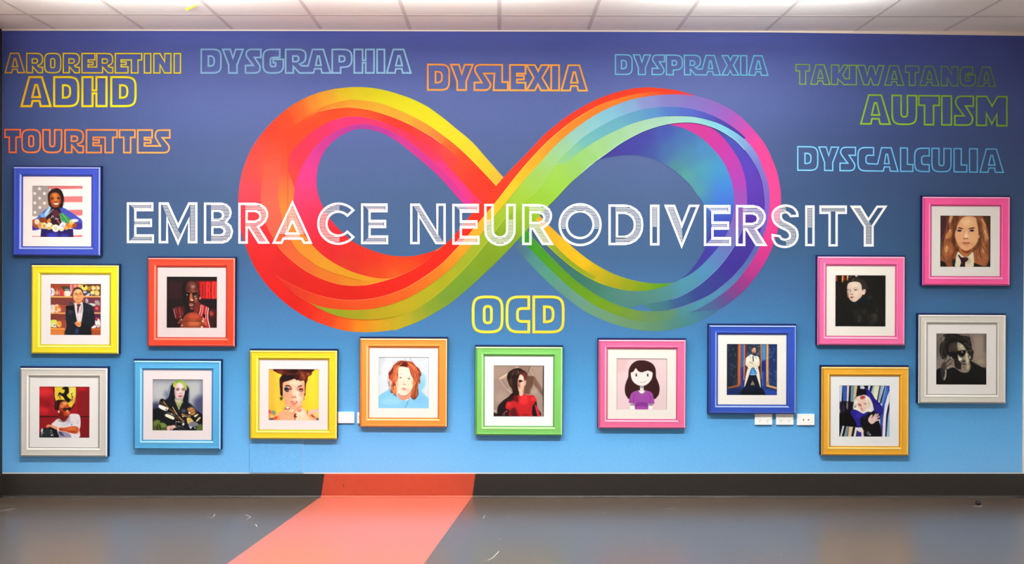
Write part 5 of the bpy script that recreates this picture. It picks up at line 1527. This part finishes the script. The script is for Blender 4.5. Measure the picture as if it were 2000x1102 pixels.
PICS['sunglasses'] = '''
q 8E7E74 0 0,0 1102,0 1102,1102 0,1102
q 786C66 40 10,0 160,0 160,500 10,500
q A09080 50 820,60 1040,60 1040,500 820,560
q 746A62 30 1030,20 1090,20 1090,400 1040,400
e A89A84 40 960,600,100,60
e 887C74 40 60,620,60,100
p 0D0C0A 6 20,820 120,740 220,760 280,720 420,740 560,830 700,830 760,720 740,590 860,640 1000,720 1085,760 1085,1102 10,1102
l A89C84 5 5 790,600 900,680 1080,745
p 14110F 7 180,40 340,10 470,20 560,60 660,60 730,90 760,180 780,260 780,340 820,380 810,480 790,560 740,580 730,480 690,400 650,340 600,260 540,220 440,200 340,240 300,300 300,440 260,480 210,540 160,560 110,460 100,330 120,220 170,180 210,120 190,80
l 5C544E 7 4 190,60 240,110 270,90
l 6A625A 6 4 140,150 190,190 250,180
l 4A443E 6 4 300,40 420,20
l 8C8074 7 4 560,60 640,50 700,90
l 6C6458 6 4 600,90 700,130 760,230
l 5A524A 6 4 660,250 720,290 770,260
l 7C746C 6 4 120,430 150,500 200,520
l 8C847A 6 4 150,560 200,560
h 5A524A,2A2622,7A726A 5 16 70 200,80 160,180 150,300 130,420 180,540
h 5A524A,1A1714,6C645C 5 14 60 300,60 420,40 560,80 700,100 760,220
h 4A443E,7C746C 5 8 40 640,200 720,260 780,340 770,480
p 3A302A 12 300,250 430,200 520,190 500,380 400,390 310,400
e 4A3C34 24 410,290,60,60
p A89A84 6 480,200 560,230 620,290 655,350 560,370 495,375 475,300
e D0C0A4 18 560,290,40,40
e C8BCA4 10 600,330,24,14
p 1E1B17 10 320,400 480,400 490,560 560,640 560,760 480,760 420,700 400,560 330,480
p 9C8E78 6 480,470 520,510 560,560 640,480 660,410 700,420 720,560 720,640 735,720 700,790 650,830 600,810 560,740 570,680 620,650 600,600 540,600
p D0C6A8 8 650,410 690,440 715,540 710,640 670,640 650,540
e 3C342C 16 610,600,40,30
e 2A2420 8 620,665,44,14
p 8C8072 6 570,690 610,675 650,690 645,780 600,790
e AC9C90 8 590,700,18,20
e 403830 8 600,720,24,8
e C8B898 10 700,720,26,50
p E8E0CC 4 490,480 520,520 560,540 570,575 520,590 505,540
e FFFAF0 4 540,560,16,16
l 1C1814 6 2 540,575 570,565
p 060606 3 485,385 560,370 650,370 660,400 640,450 600,500 550,500 510,470 480,430
p 0A0A0A 4 280,420 440,410 480,430 450,520 380,540 310,500
l 0A0A0A 14 3 480,385 660,372
l A89884 7 2 655,385 740,375 820,380
l 5C4C40 6 2 690,365 810,380
e D8D8CC 3 575,402,14,12
p 5C5248 6 700,480 750,480 765,540 740,580 715,540
e D4CCC8 4 740,515,14,26
p 28241E 6 690,400 760,400 800,450 790,560 760,540 750,460 700,440
p 4C4440 6 200,580 250,480 270,490 230,580
p 5C534C 6 190,690 260,590 340,520 355,540 280,620 220,690
p 6E635A 6 200,720 280,660 370,570 390,590 320,670 240,740
p 9C9080 5 210,750 280,710 390,700 390,720 320,745 240,780
p 4A4340 6 130,700 200,600 230,660 250,760 240,880 210,1000 160,980 130,860
p B0A48C 5 220,790 245,790 240,920 205,1000 190,970 220,880
l 1A1614 7 4 180,690 260,610 340,560
l 1A1614 7 4 210,735 300,680 370,640
e E4DCCC 3 348,520,10,14
p 2C2A34 12 130,760 190,760 200,900 150,940
'''
PICS['stripes'] = '''
q E8ECF4 0 0,0 1102,0 1102,1102 0,1102
q 20204C 6 90,10 190,10 180,600 60,600
q 3860B8 8 100,10 180,10 180,340 110,340
q F4E8F0 5 195,10 235,10 215,360 190,360
q 0C1424 5 235,10 275,10 265,420 215,420
q 7A98A4 8 275,10 350,10 330,340 270,340
q E8CC9C 8 345,10 410,10 400,260 330,330
q 10161C 5 412,10 470,10 460,180 380,220
q E0DCEC 5 470,10 520,10 510,80 470,90
q 7C9CA8 6 560,10 640,10 640,120 560,100
q F4F4F8 5 635,10 690,10 680,120 660,130
q 0C2458 5 690,10 745,10 700,160 660,110
q B8D0CC 8 745,10 800,10 770,200 710,150
q F6F4D4 6 775,10 880,10 830,340 740,220
q 0C2040 4 880,10 905,10 850,340 820,340
q A8C4E4 6 905,10 980,10 900,340 860,330
q F4F0F4 5 960,10 985,10 910,330 895,330
q 08101C 4 985,10 1005,10 930,330 905,400 880,380
q 7CA0DC 6 1005,10 1050,10 960,380 910,400
q 2848B0 8 1040,10 1085,10 1085,120 990,420 940,900 900,900 900,600 930,440
q 4C84DC 8 1000,150 1060,40 1050,140 960,420 930,430
q FFFAFC 5 1085,130 1085,330 1040,560 1000,1100 945,1100 960,700 1000,420 1040,240
q 0C1C5C 4 1085,350 1085,500 1060,700 1030,1100 1000,1100 1020,640 1050,480
q A8D4F0 8 1085,560 1085,1100 1035,1100 1060,760
q 3A50B0 10 890,640 950,600 940,1100 900,1100
q 503C90 10 880,850 950,850 940,1100 900,1100
q 18101C 12 40,350 340,350 330,560 250,600 20,620
e A8A490 10 195,440,14,80
e 2C2448 16 110,500,30,90
e F4F0F4 12 30,560,14,60
q 0A0808 6 15,600 260,580 420,840 420,900 15,860
q 10103C 4 15,850 110,870 60,1100 15,1100
q F0F0D8 4 100,870 135,865 80,1090 45,1090
q 08101C 4 135,865 180,870 130,1100 80,1100
q 7C98A4 8 180,880 225,880 190,1095 140,1095
q 6C5C50 6 225,885 240,885 215,1095 190,1095
q F0D4A4 5 245,885 320,885 280,1095 220,1095
q 14102C 4 320,885 370,900 330,1095 280,1095
q F4E8F4 5 370,915 405,920 380,1100 340,1095
q 1C2820 5 400,960 425,970 410,1095 375,1095
q 3434A0 6 420,980 500,1000 500,1100 410,1100
q FFE0DC 6 500,1010 545,1000 540,1100 500,1100
p 141018 6 540,20 630,20 620,100 560,100 460,80 430,160 390,220 350,300 370,320 480,240 600,200 640,140 600,80
p 241C84 6 560,60 640,100 720,180 780,290 840,340 920,440 950,560 900,640 800,620 700,560 760,520 720,400 660,280 580,210 560,150
p 0E0C14 10 420,180 500,90 600,110 580,220 480,210 370,290 350,300
p 2C2498 6 290,540 380,520 460,560 520,590 620,560 660,640 560,680 520,800 490,900 420,900 380,800 330,700 270,610
e 3C34B4 24 440,650,60,50
p 100C10 6 480,700 600,640 660,560 800,560 900,640 870,760 900,880 900,1100 580,1100 540,980 490,890
e 241C50 20 560,690,40,30
p 302888 12 760,420 900,440 940,560 880,610 800,590
p FFF8F0 5 480,225 560,210 640,250 700,330 740,430 720,500 745,540 690,575 640,560 590,580 540,605 480,580 420,545 360,520 325,490 340,400 360,300 410,250
e F0D8B8 20 650,400,40,90
h FFF4E0,E8D0B0,FFFFFF 5 10 40 640,260 700,360 700,500
h F4E0C8,E0C4A0,FFFFFF 5 8 30 430,260 380,360 350,480
e E8D8C4 16 400,290,40,40
e D8C8B0 14 370,440,24,40
p FBD8C4 8 440,300 560,290 600,360 610,480 560,570 500,540 430,480 420,380
p D05048 14 480,240 560,230 580,270 520,300 470,290
e C04440 12 520,265,50,20
l 3C1C1C 9 3 415,410 450,402 485,412
e B05040 12 460,430,30,18
e 5C6C74 6 575,398,24,9
l 7A5048 7 4 545,400 600,392
l C84038 7 4 490,420 490,500
e 7A3430 6 505,510,20,7
l C84840 7 3 490,538 545,540
e F0A898 8 510,550,26,8
e 3C3C40 4 360,465,12,14
p F8D4D0 5 640,740 660,680 710,625 735,640 715,700 760,650 800,600 815,620 780,680 840,610 862,625 810,690 880,650 885,670 830,720 885,730 875,750 800,770 770,800 720,825 670,800
l D89490 6 3 700,770 730,740 750,760
l 8A4840 6 3 810,740 850,715 870,712
l D88C88 5 3 730,640 700,720
p FFF0EC 5 420,910 500,900 530,940 545,990 500,1005 450,980 420,950
l E0A098 6 4 470,940 520,990
e 8A3A3C 8 560,970,14,10
e 707880 14 640,1020,30,40
e B0B4B4 8 680,1050,18,20
'''
class Canvas:
    S = 396
    def __init__(s): s.a = np.zeros((s.S, s.S, 3))
    def mp(s, pts):
        p = np.array(pts, float)
        return np.stack([(p[:, 0] - 20) / 1065 * s.S, (p[:, 1] - 10) / 1080 * s.S], 1)
    def mask(s, poly):
        S = s.S
        n = len(poly)
        x0, y0 = poly[:, 0], poly[:, 1]; x1, y1 = np.roll(x0, -1), np.roll(y0, -1)
        rows = np.arange(S) + 0.5
        acc = np.zeros((S, S + 1), np.int32)
        for a, b, c, d in zip(x0, y0, x1, y1):
            if b == d: continue
            lo, hi = (b, d) if b < d else (d, b)
            r0 = max(int(np.ceil(lo - 0.5)), 0); r1 = min(int(np.ceil(hi - 0.5)), S)
            if r1 <= r0: continue
            r = np.arange(r0, r1)
            x = a + (rows[r] - b) * (c - a) / (d - b)
            xi = np.clip(np.ceil(x - 0.5), 0, S).astype(int)
            acc[r, xi] ^= 1
        return (np.bitwise_xor.accumulate(acc, axis=1)[:, :S]).astype(np.float32)
    def blur(s, m, r):
        r = int(round(r))
        if r < 1: return m
        for ax in (0, 1):
            for _ in (0, 1):
                p = np.pad(m, [(r + 1, r) if k == ax else (0, 0) for k in (0, 1)], 'edge').cumsum(ax)
                m = (p[2 * r + 1:] - p[:-2 * r - 1]) / (2 * r + 1) if ax == 0 else (p[:, 2 * r + 1:] - p[:, :-2 * r - 1]) / (2 * r + 1)
        return m
    def put(s, m, col, bl):
        # work only on the rows/cols that matter
        m = s.blur(m, bl * (0.30 if bl >= 12 else 0.2))
        s.a += m[..., None] * (hs(col) - s.a)
    def lines(s, pts, w, n=5):
        P = crs(pts, n) if len(pts) > 2 else [np.array(p, float) for p in pts]
        P = s.mp(P); w = w * 0.37 / 2
        M = np.zeros((s.S, s.S), np.float32)
        for a, b in zip(P[:-1], P[1:]):
            d = b - a; l = np.hypot(*d)
            if l < 1e-6: continue
            d /= l; nn = np.array([-d[1], d[0]]) * w; d = d * w * 0.5
            M = np.maximum(M, s.mask(np.array([a + nn - d, b + nn + d, b - nn + d, a - nn - d])))
        return M
    def run(s, src, rs):
        for ln_ in src.strip().split('\n'):
            t = ln_.split(); op, col = t[0], t[1]
            if op in 'pq':
                pts = [tuple(map(float, q.split(','))) for q in t[3:]]
                if op == 'p': pts = crs(pts, 5, True)
                s.put(s.mask(s.mp(pts)), col, float(t[2]))
            elif op == 'e':
                cx, cy, rx, ry = map(float, t[3].split(','))
                pts = [(cx + rx * math.cos(k * math.pi / 14), cy + ry * math.sin(k * math.pi / 14)) for k in range(28)]
                s.put(s.mask(s.mp(pts)), col, float(t[2]))
            elif op == 'l':
                pts = [tuple(map(float, q.split(','))) for q in t[4:]]
                s.put(s.lines(pts, float(t[2])), col, float(t[3]))
            elif op == 's':
                for q in t[2:]:
                    cx, cy, r = map(float, q.split(','))
                    pts = [(cx + (r if k % 2 == 0 else r * .42) * math.sin(k * math.pi / 5), cy - (r if k % 2 == 0 else r * .42) * math.cos(k * math.pi / 5)) for k in range(10)]
                    s.put(s.mask(s.mp(pts)), col, 3)
            elif op == 'h':      # strands of hair or fur: colours, width, count, spread, guide path
                cols = col.split(','); wd, cnt, jit = float(t[2]), int(t[3]), float(t[4])
                pts = np.array([tuple(map(float, q.split(','))) for q in t[5:]])
                for k in range(cnt):
                    off = np.clip(rs.normal(0, jit, 2), -1.4 * jit, 1.4 * jit); wob = rs.normal(0, jit * .22, pts.shape)
                    s.put(s.lines([tuple(q) for q in pts + off + wob], wd * rs.uniform(.7, 1.3), 3) * .7, cols[k % len(cols)], 3)
            elif op == 'w':      # scrolling wallpaper figure
                x0, y0, x1, y1, n = map(float, t[2].split(','))
                for _ in range(int(n)):
                    x, y = rs.uniform(x0 + 10, x1 - 10), rs.uniform(y0, y1)
                    a0, r = rs.uniform(0, 6.3), rs.uniform(15, 40)
                    pts = [(min(max(x + r * math.cos(a0 + k * .9) * (1 - k * .08), x0), x1), y + r * math.sin(a0 + k * .9)) for k in range(5)]
                    s.put(s.lines(pts, 7, 3) * 0.75, col, 3)
        S = s.S // 3
        return s.a.reshape(S, 3, S, 3, 3).mean((1, 3))
def pic_colors(key):
    c = Canvas(); rs = np.random.default_rng(sum(map(ord, key)))
    a = c.run(PICS[key], rs)
    g = rs.normal(0, 1, a.shape[:2])
    g = (g + np.roll(g, 1, 0) + np.roll(g, 1, 1) + np.roll(g, (1, 1), (0, 1))) / 2
    a = np.clip(a + g[..., None] * 0.005, 0, 1)
    return s2l(a)
# ---------------------------------------------------------------- put the print on the wall
M_ink = M_art0
inf = art.build('infinity_ribbon', M_ink, wall)
inf['label'] = 'rainbow infinity ribbon printed across the mural'
build_words(wall, M_ink)
build_title(wall, M_ink)
sm_ = Art(); stroke(sm_, [(562, 262), (562, 452)], .8, '562,262,E04A28 562,340,F04838 562,452,E06040'.split() and C('562,262,E04A28 562,340,F04C3C 562,452,DC6440'))
stroke(sm_, [(440, 423.5), (466, 423.5)], .7, '6C94C4'); stroke(sm_, [(466, 423.5), (575, 423)], .6, C('470,423,F06878 575,423,F08858'))
o_ = sm_.build('paper_seam', M_ink, wall)

# ---------------------------------------------------------------- picture frames
PXM = 4.97 / F                      # metres per pixel on the front of a frame
FW, FH = 170 * PXM, 172.6 * PXM
MW, MH = 134 * PXM, 136.4 * PXM     # mat
PW, PH = 98.4 * PXM, 100 * PXM      # print
PROF = [(0, .010), (0, .0262), (.7, .0288), (2.6, .0300), (3.4, .0280), (4.6, .0268), (11.6, .0264), (12.4, .0282), (14.4, .0280), (15.4, .0240), (16.6, .0232), (18.0, .0224), (18.0, .0170)]
PROF = [(u * PXM, h) for u, h in PROF]
def rail_mesh(name, side, m, mt):
    """one mitred rail; local x right, z up, origin at the frame's centre"""
    hw, hh = FW / 2, FH / 2
    v, f, mi = [], [], []
    for u, h in PROF:
        if side in 'tb':
            s = 1 if side == 't' else -1
            v += [(-hw + u, -h, s * (hh - u)), (hw - u, -h, s * (hh - u))]
        else:
            s = 1 if side == 'r' else -1
            v += [(s * (hw - u), -h, -hh + u), (s * (hw - u), -h, hh - u)]
    n = len(PROF)
    for i in range(n - 1):
        q = (2 * i, 2 * i + 1, 2 * i + 3, 2 * i + 2)
        f.append(q if side in 'br' else q[::-1])
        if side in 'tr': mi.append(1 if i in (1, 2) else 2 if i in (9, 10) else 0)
        else: mi.append(1 if i in (7, 8) else 2 if i in (2, 3, 10) else 0)  # bead highlight and shade painted in, as if lit from upper right
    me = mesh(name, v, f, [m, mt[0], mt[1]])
    me.polygons.foreach_set('material_index', mi)
    return me
def ring_mesh(name, w, h, iw, ih, y0, y1, m):
    v = []
    for y in (y0, y1):
        for a, b in ((w, h), (iw, ih)):
            v += [(-a / 2, y, -b / 2), (a / 2, y, -b / 2), (a / 2, y, b / 2), (-a / 2, y, b / 2)]
    f = []
    for i in range(4):
        j = (i + 1) % 4
        f += [(i, j, 4 + j, 4 + i), (4 + i, 4 + j, 12 + j, 12 + i), (8 + i, 12 + i, 12 + j, 8 + j), (j, i, 8 + i, 8 + j)]
    return mesh(name, v, f, m)
M_back = mat('navy_board', '06154A', .5, spec=.3)
def backing_mesh():
    a = ring_mesh('backing_board', FW + .007, FH + .016, FW - .03, FH - .03, -.0235, 0, M_back)
    for v in a.vertices: v.co.z += .003 if v.co.z > 0 else .007
    bm = bmesh.new(); bm.from_mesh(a)
    r = bmesh.ops.create_cube(bm, size=1)
    for v in r['verts']: v.co = Vector((v.co.x * (FW - .028), -.0075 + v.co.y * .013, v.co.z * (FH - .024)))
    bmesh.ops.recalc_face_normals(bm, faces=bm.faces[:])
    bm.to_mesh(a); bm.free()
    return a
back_me = backing_mesh()
NG = Canvas.S // 3
def print_mesh(key):
    col = pic_colors(key)
    n = NG
    xs = (np.arange(n) + .5) / n; xs[0] = 0; xs[-1] = 1
    X, Y = np.meshgrid((xs - .5) * PW, (.5 - xs) * PH)
    co = np.stack([X.ravel(), np.full(n * n, -.0158), Y.ravel()], 1).astype(np.float32)
    i = (np.arange(n - 1)[:, None] * n + np.arange(n - 1)[None]).ravel()
    q = np.stack([i, i + n, i + n + 1, i + 1], 1).astype(np.int32)
    me = bpy.data.meshes.new('print_' + key)
    me.vertices.add(n * n); me.vertices.foreach_set('co', co.ravel())
    me.loops.add(q.size); me.loops.foreach_set('vertex_index', q.ravel())
    me.polygons.add(len(q)); me.polygons.foreach_set('loop_start', np.arange(0, q.size, 4, dtype=np.int32))
    me.update(calc_edges=True)
    a = me.color_attributes.new('Col', 'FLOAT_COLOR', 'POINT')
    c = np.ones((n * n, 4), np.float32); c[:, :3] = np.clip(col.reshape(-1, 3) ** 1.05 * .80, 0, 1)
    a.data.foreach_set('color', c.ravel())
    me.materials.append(mat('photo_print', attr=True, rough=.6, spec=.15))
    me.validate()
    return me
def dim(h, k, g=1.0):
    return tuple(float(q) ** g * k for q in hx(h))
def mix(h1, h2, t):
    a, b = hs(h1), hs(h2); c = a + (b - a) * t
    return ''.join('%02X' % int(round(v * 255)) for v in c)
# key, centre px, colour, painted bead highlight, painted bead shade, mat colour, colour name, label
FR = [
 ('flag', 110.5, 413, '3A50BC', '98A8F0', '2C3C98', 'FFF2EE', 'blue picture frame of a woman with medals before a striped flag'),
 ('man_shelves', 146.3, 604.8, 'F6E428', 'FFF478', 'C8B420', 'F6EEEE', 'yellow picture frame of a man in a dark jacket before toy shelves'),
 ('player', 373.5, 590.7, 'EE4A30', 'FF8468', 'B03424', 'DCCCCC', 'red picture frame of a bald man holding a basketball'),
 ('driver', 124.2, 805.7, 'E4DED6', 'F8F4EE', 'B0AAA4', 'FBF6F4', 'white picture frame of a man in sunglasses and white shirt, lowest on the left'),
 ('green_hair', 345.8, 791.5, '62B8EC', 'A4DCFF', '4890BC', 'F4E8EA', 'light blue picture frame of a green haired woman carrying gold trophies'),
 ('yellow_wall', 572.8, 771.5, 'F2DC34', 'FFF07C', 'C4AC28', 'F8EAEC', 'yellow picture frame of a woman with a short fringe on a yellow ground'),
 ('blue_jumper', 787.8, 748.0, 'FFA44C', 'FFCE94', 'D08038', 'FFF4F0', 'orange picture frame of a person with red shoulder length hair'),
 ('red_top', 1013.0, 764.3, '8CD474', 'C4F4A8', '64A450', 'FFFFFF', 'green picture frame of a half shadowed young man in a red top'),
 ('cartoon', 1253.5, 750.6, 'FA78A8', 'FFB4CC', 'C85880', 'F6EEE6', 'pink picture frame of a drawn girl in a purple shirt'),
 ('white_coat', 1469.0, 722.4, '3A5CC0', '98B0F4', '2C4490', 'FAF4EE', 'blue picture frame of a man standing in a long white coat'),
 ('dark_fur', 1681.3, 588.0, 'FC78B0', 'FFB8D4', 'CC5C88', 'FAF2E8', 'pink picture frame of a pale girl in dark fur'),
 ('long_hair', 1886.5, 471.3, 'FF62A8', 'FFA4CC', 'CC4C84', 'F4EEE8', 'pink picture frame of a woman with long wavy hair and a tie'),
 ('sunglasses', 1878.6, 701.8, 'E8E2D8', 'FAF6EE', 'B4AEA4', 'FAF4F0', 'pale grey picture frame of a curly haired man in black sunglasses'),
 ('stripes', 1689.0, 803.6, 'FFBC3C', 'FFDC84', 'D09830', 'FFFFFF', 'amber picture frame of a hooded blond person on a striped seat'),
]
def build_frame(key, px, py, c, lt, dk, mc, label):
    m = mat('frame_' + key, dim(c, .80, 1.1), .42, spec=.3); m1 = mat('bead_highlight_' + key, dim(lt, .85), .35, spec=.4); m2 = mat('bead_shade_' + key, dim(dk, .7, 1.1), .6)
    x, _, z = W(px, py, .03)
    t = bpy.data.objects.new('picture_frame', None); COL.objects.link(t)
    t.location = (x, -.0045, z - FH / 2); t.rotation_euler = (0, math.radians(.22), 0)
    tag(t, label, 'picture', 'framed portraits on the mural')
    up = (0, 0, FH / 2)
    for s, nm in zip('tblr', ('top', 'bottom', 'left', 'right')):
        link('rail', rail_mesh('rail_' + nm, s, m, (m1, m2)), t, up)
    link('backing_board', back_me, t, up)
    mm = mat('mat_' + key, dim(mc, .80), .8, spec=.15)
    link('mat_board', ring_mesh('mat_board', MW + .004, MH + .004, PW, PH, -.0172, -.0192, mm), t, (0, 0, FH / 2))
    link('photograph', print_mesh(key), t, (-.001, 0, FH / 2 + .0004))
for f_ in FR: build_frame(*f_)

# ---------------------------------------------------------------- sockets
M_soc = mat('socket_plastic', 'FFFDF8', .35, spec=.5); M_hole = mat('socket_hole', '3A3836', .7); M_rock = mat('socket_switch', 'EFEBE4', .3)
def disc_mesh(name, pts, y, m):
    return mesh(name, [(a, y, b) for a, b in pts] + [(a, y + .004, b) for a, b in pts], [tuple(range(len(pts)))[::-1]] + [(i, (i + 1) % len(pts), len(pts) + (i + 1) % len(pts), len(pts) + i) for i in range(len(pts))], m)
def rrect(cx, cz, w, h, ang=0):
    c, s = math.cos(ang), math.sin(ang)
    return [(cx + a * c - b * s, cz + a * s + b * c) for a, b in ((-w / 2, -h / 2), (w / 2, -h / 2), (w / 2, h / 2), (-w / 2, h / 2))]
def circ(cx, cz, r, n=14): return [(cx + r * math.cos(k * 6.2832 / n), cz + r * math.sin(k * 6.2832 / n)) for k in range(n)]
SW, SH, SD = .1165, .0745, .0105
plate_me = box_mesh('socket_plate', -SW / 2, SW / 2, -SD, 0, 0, SH, M_soc, .0022, 2)
def power_socket(px0, py0, label):
    t = bpy.data.objects.new('power_socket', None); COL.objects.link(t)
    x, _, z = W(px0 + 16.8, py0 + 21.5, .01)
    t.location = (x, -.001, z); tag(t, label, 'socket', 'wall sockets between the frames')
    link('face_plate', plate_me, t)
    for s in (-1, 1):
        cx = s * .026
        link('pin_slot', disc_mesh('pin_slot', rrect(cx - .0068, .034, .0022, .0065, .5), -SD - .0003, M_hole), t)
        link('pin_slot', disc_mesh('pin_slot', rrect(cx + .0068, .034, .0022, .0065, -.5), -SD - .0003, M_hole), t)
        link('pin_slot', disc_mesh('pin_slot', rrect(cx, .021, .0022, .0070), -SD - .0003, M_hole), t)
        link('rocker_switch', box_mesh('rocker_switch', s * .047 - .0045, s * .047 + .0045, -SD - .003, -SD + .001, .043, .056, M_rock, .001, 2), t)
    return t
power_socket(658.2, 805.2, 'white double socket between the yellow and orange frames')
power_socket(697.7, 806.0, 'white double socket mostly hidden behind the orange frame')
power_socket(1474.6, 808.6, 'white double socket under the blue frame, farther left of the two')
power_socket(1516.2, 808.6, 'white double socket under the right corner of the blue frame')
t = bpy.data.objects.new('data_socket', None); COL.objects.link(t)
x, _, z = W(1557 + 17, 808 + 22.8, .01); t.location = (x, -.001, z)
tag(t, 'white plate with two round dark holes left of the amber frame', 'socket')
link('face_plate', plate_me, t)
for s in (-1, 1): link('jack_hole', disc_mesh('jack_hole', circ(s * .0168, .037, .0046), -SD - .0004, M_hole), t)

# ---------------------------------------------------------------- scrap of tape on the ceiling, black stop on the floor
zc = ceiling.location.z
def CEp(px, py, z):
    dd = F * (z - CZ) / (535 - py)
    return (CX + (px - 975) / F * dd, -(D - dd), z)
zt = zc + .003
pts = [CEp(x, y, zt - .006 - h) for x, y, h in [(361, 17.5, 0), (366, 21, .012), (373, 17.2, .006), (385, 10.6, 0), (384, 9.4, 0), (374, 13.6, .003), (368, 16, .004)]]
v = pts + [(a, b, c + .0012) for a, b, c in pts]; n = len(pts)
fs = [tuple(range(n)), tuple(range(2 * n - 1, n - 1, -1))] + [(i, n + i, n + (i + 1) % n, (i + 1) % n) for i in range(n)]
o = link('tape_scrap', mesh('tape_scrap', v, fs, mat('yellow_tape', 'E6EC30', .5)))
tag(o, 'small torn strip of yellow tape stuck to a ceiling tile', 'tape')
bm = bmesh.new()
x, y, z = FL(1910.3, 986.2)
bmesh.ops.create_uvsphere(bm, u_segments=20, v_segments=10, radius=.0155)
for v_ in bm.verts: v_.co.z = max(v_.co.z, -.012); v_.co.z += .012
me = bpy.data.meshes.new('door_stop'); bm.to_mesh(me); bm.free(); me.materials.append(mat('black_rubber', '0A0908', .6)); me.polygons.foreach_set('use_smooth', [True] * len(me.polygons))
ds = link('floor_stop', me, None, (x, y, z)); tag(ds, 'small round black stopper on the floor by the skirting', 'stopper')
floor_line('scuff_mark', [(1901, 988.5), (1904.5, 988.8), (1908, 989.3), (1913, 989.3), (1918, 988)], .006, M_scuff)
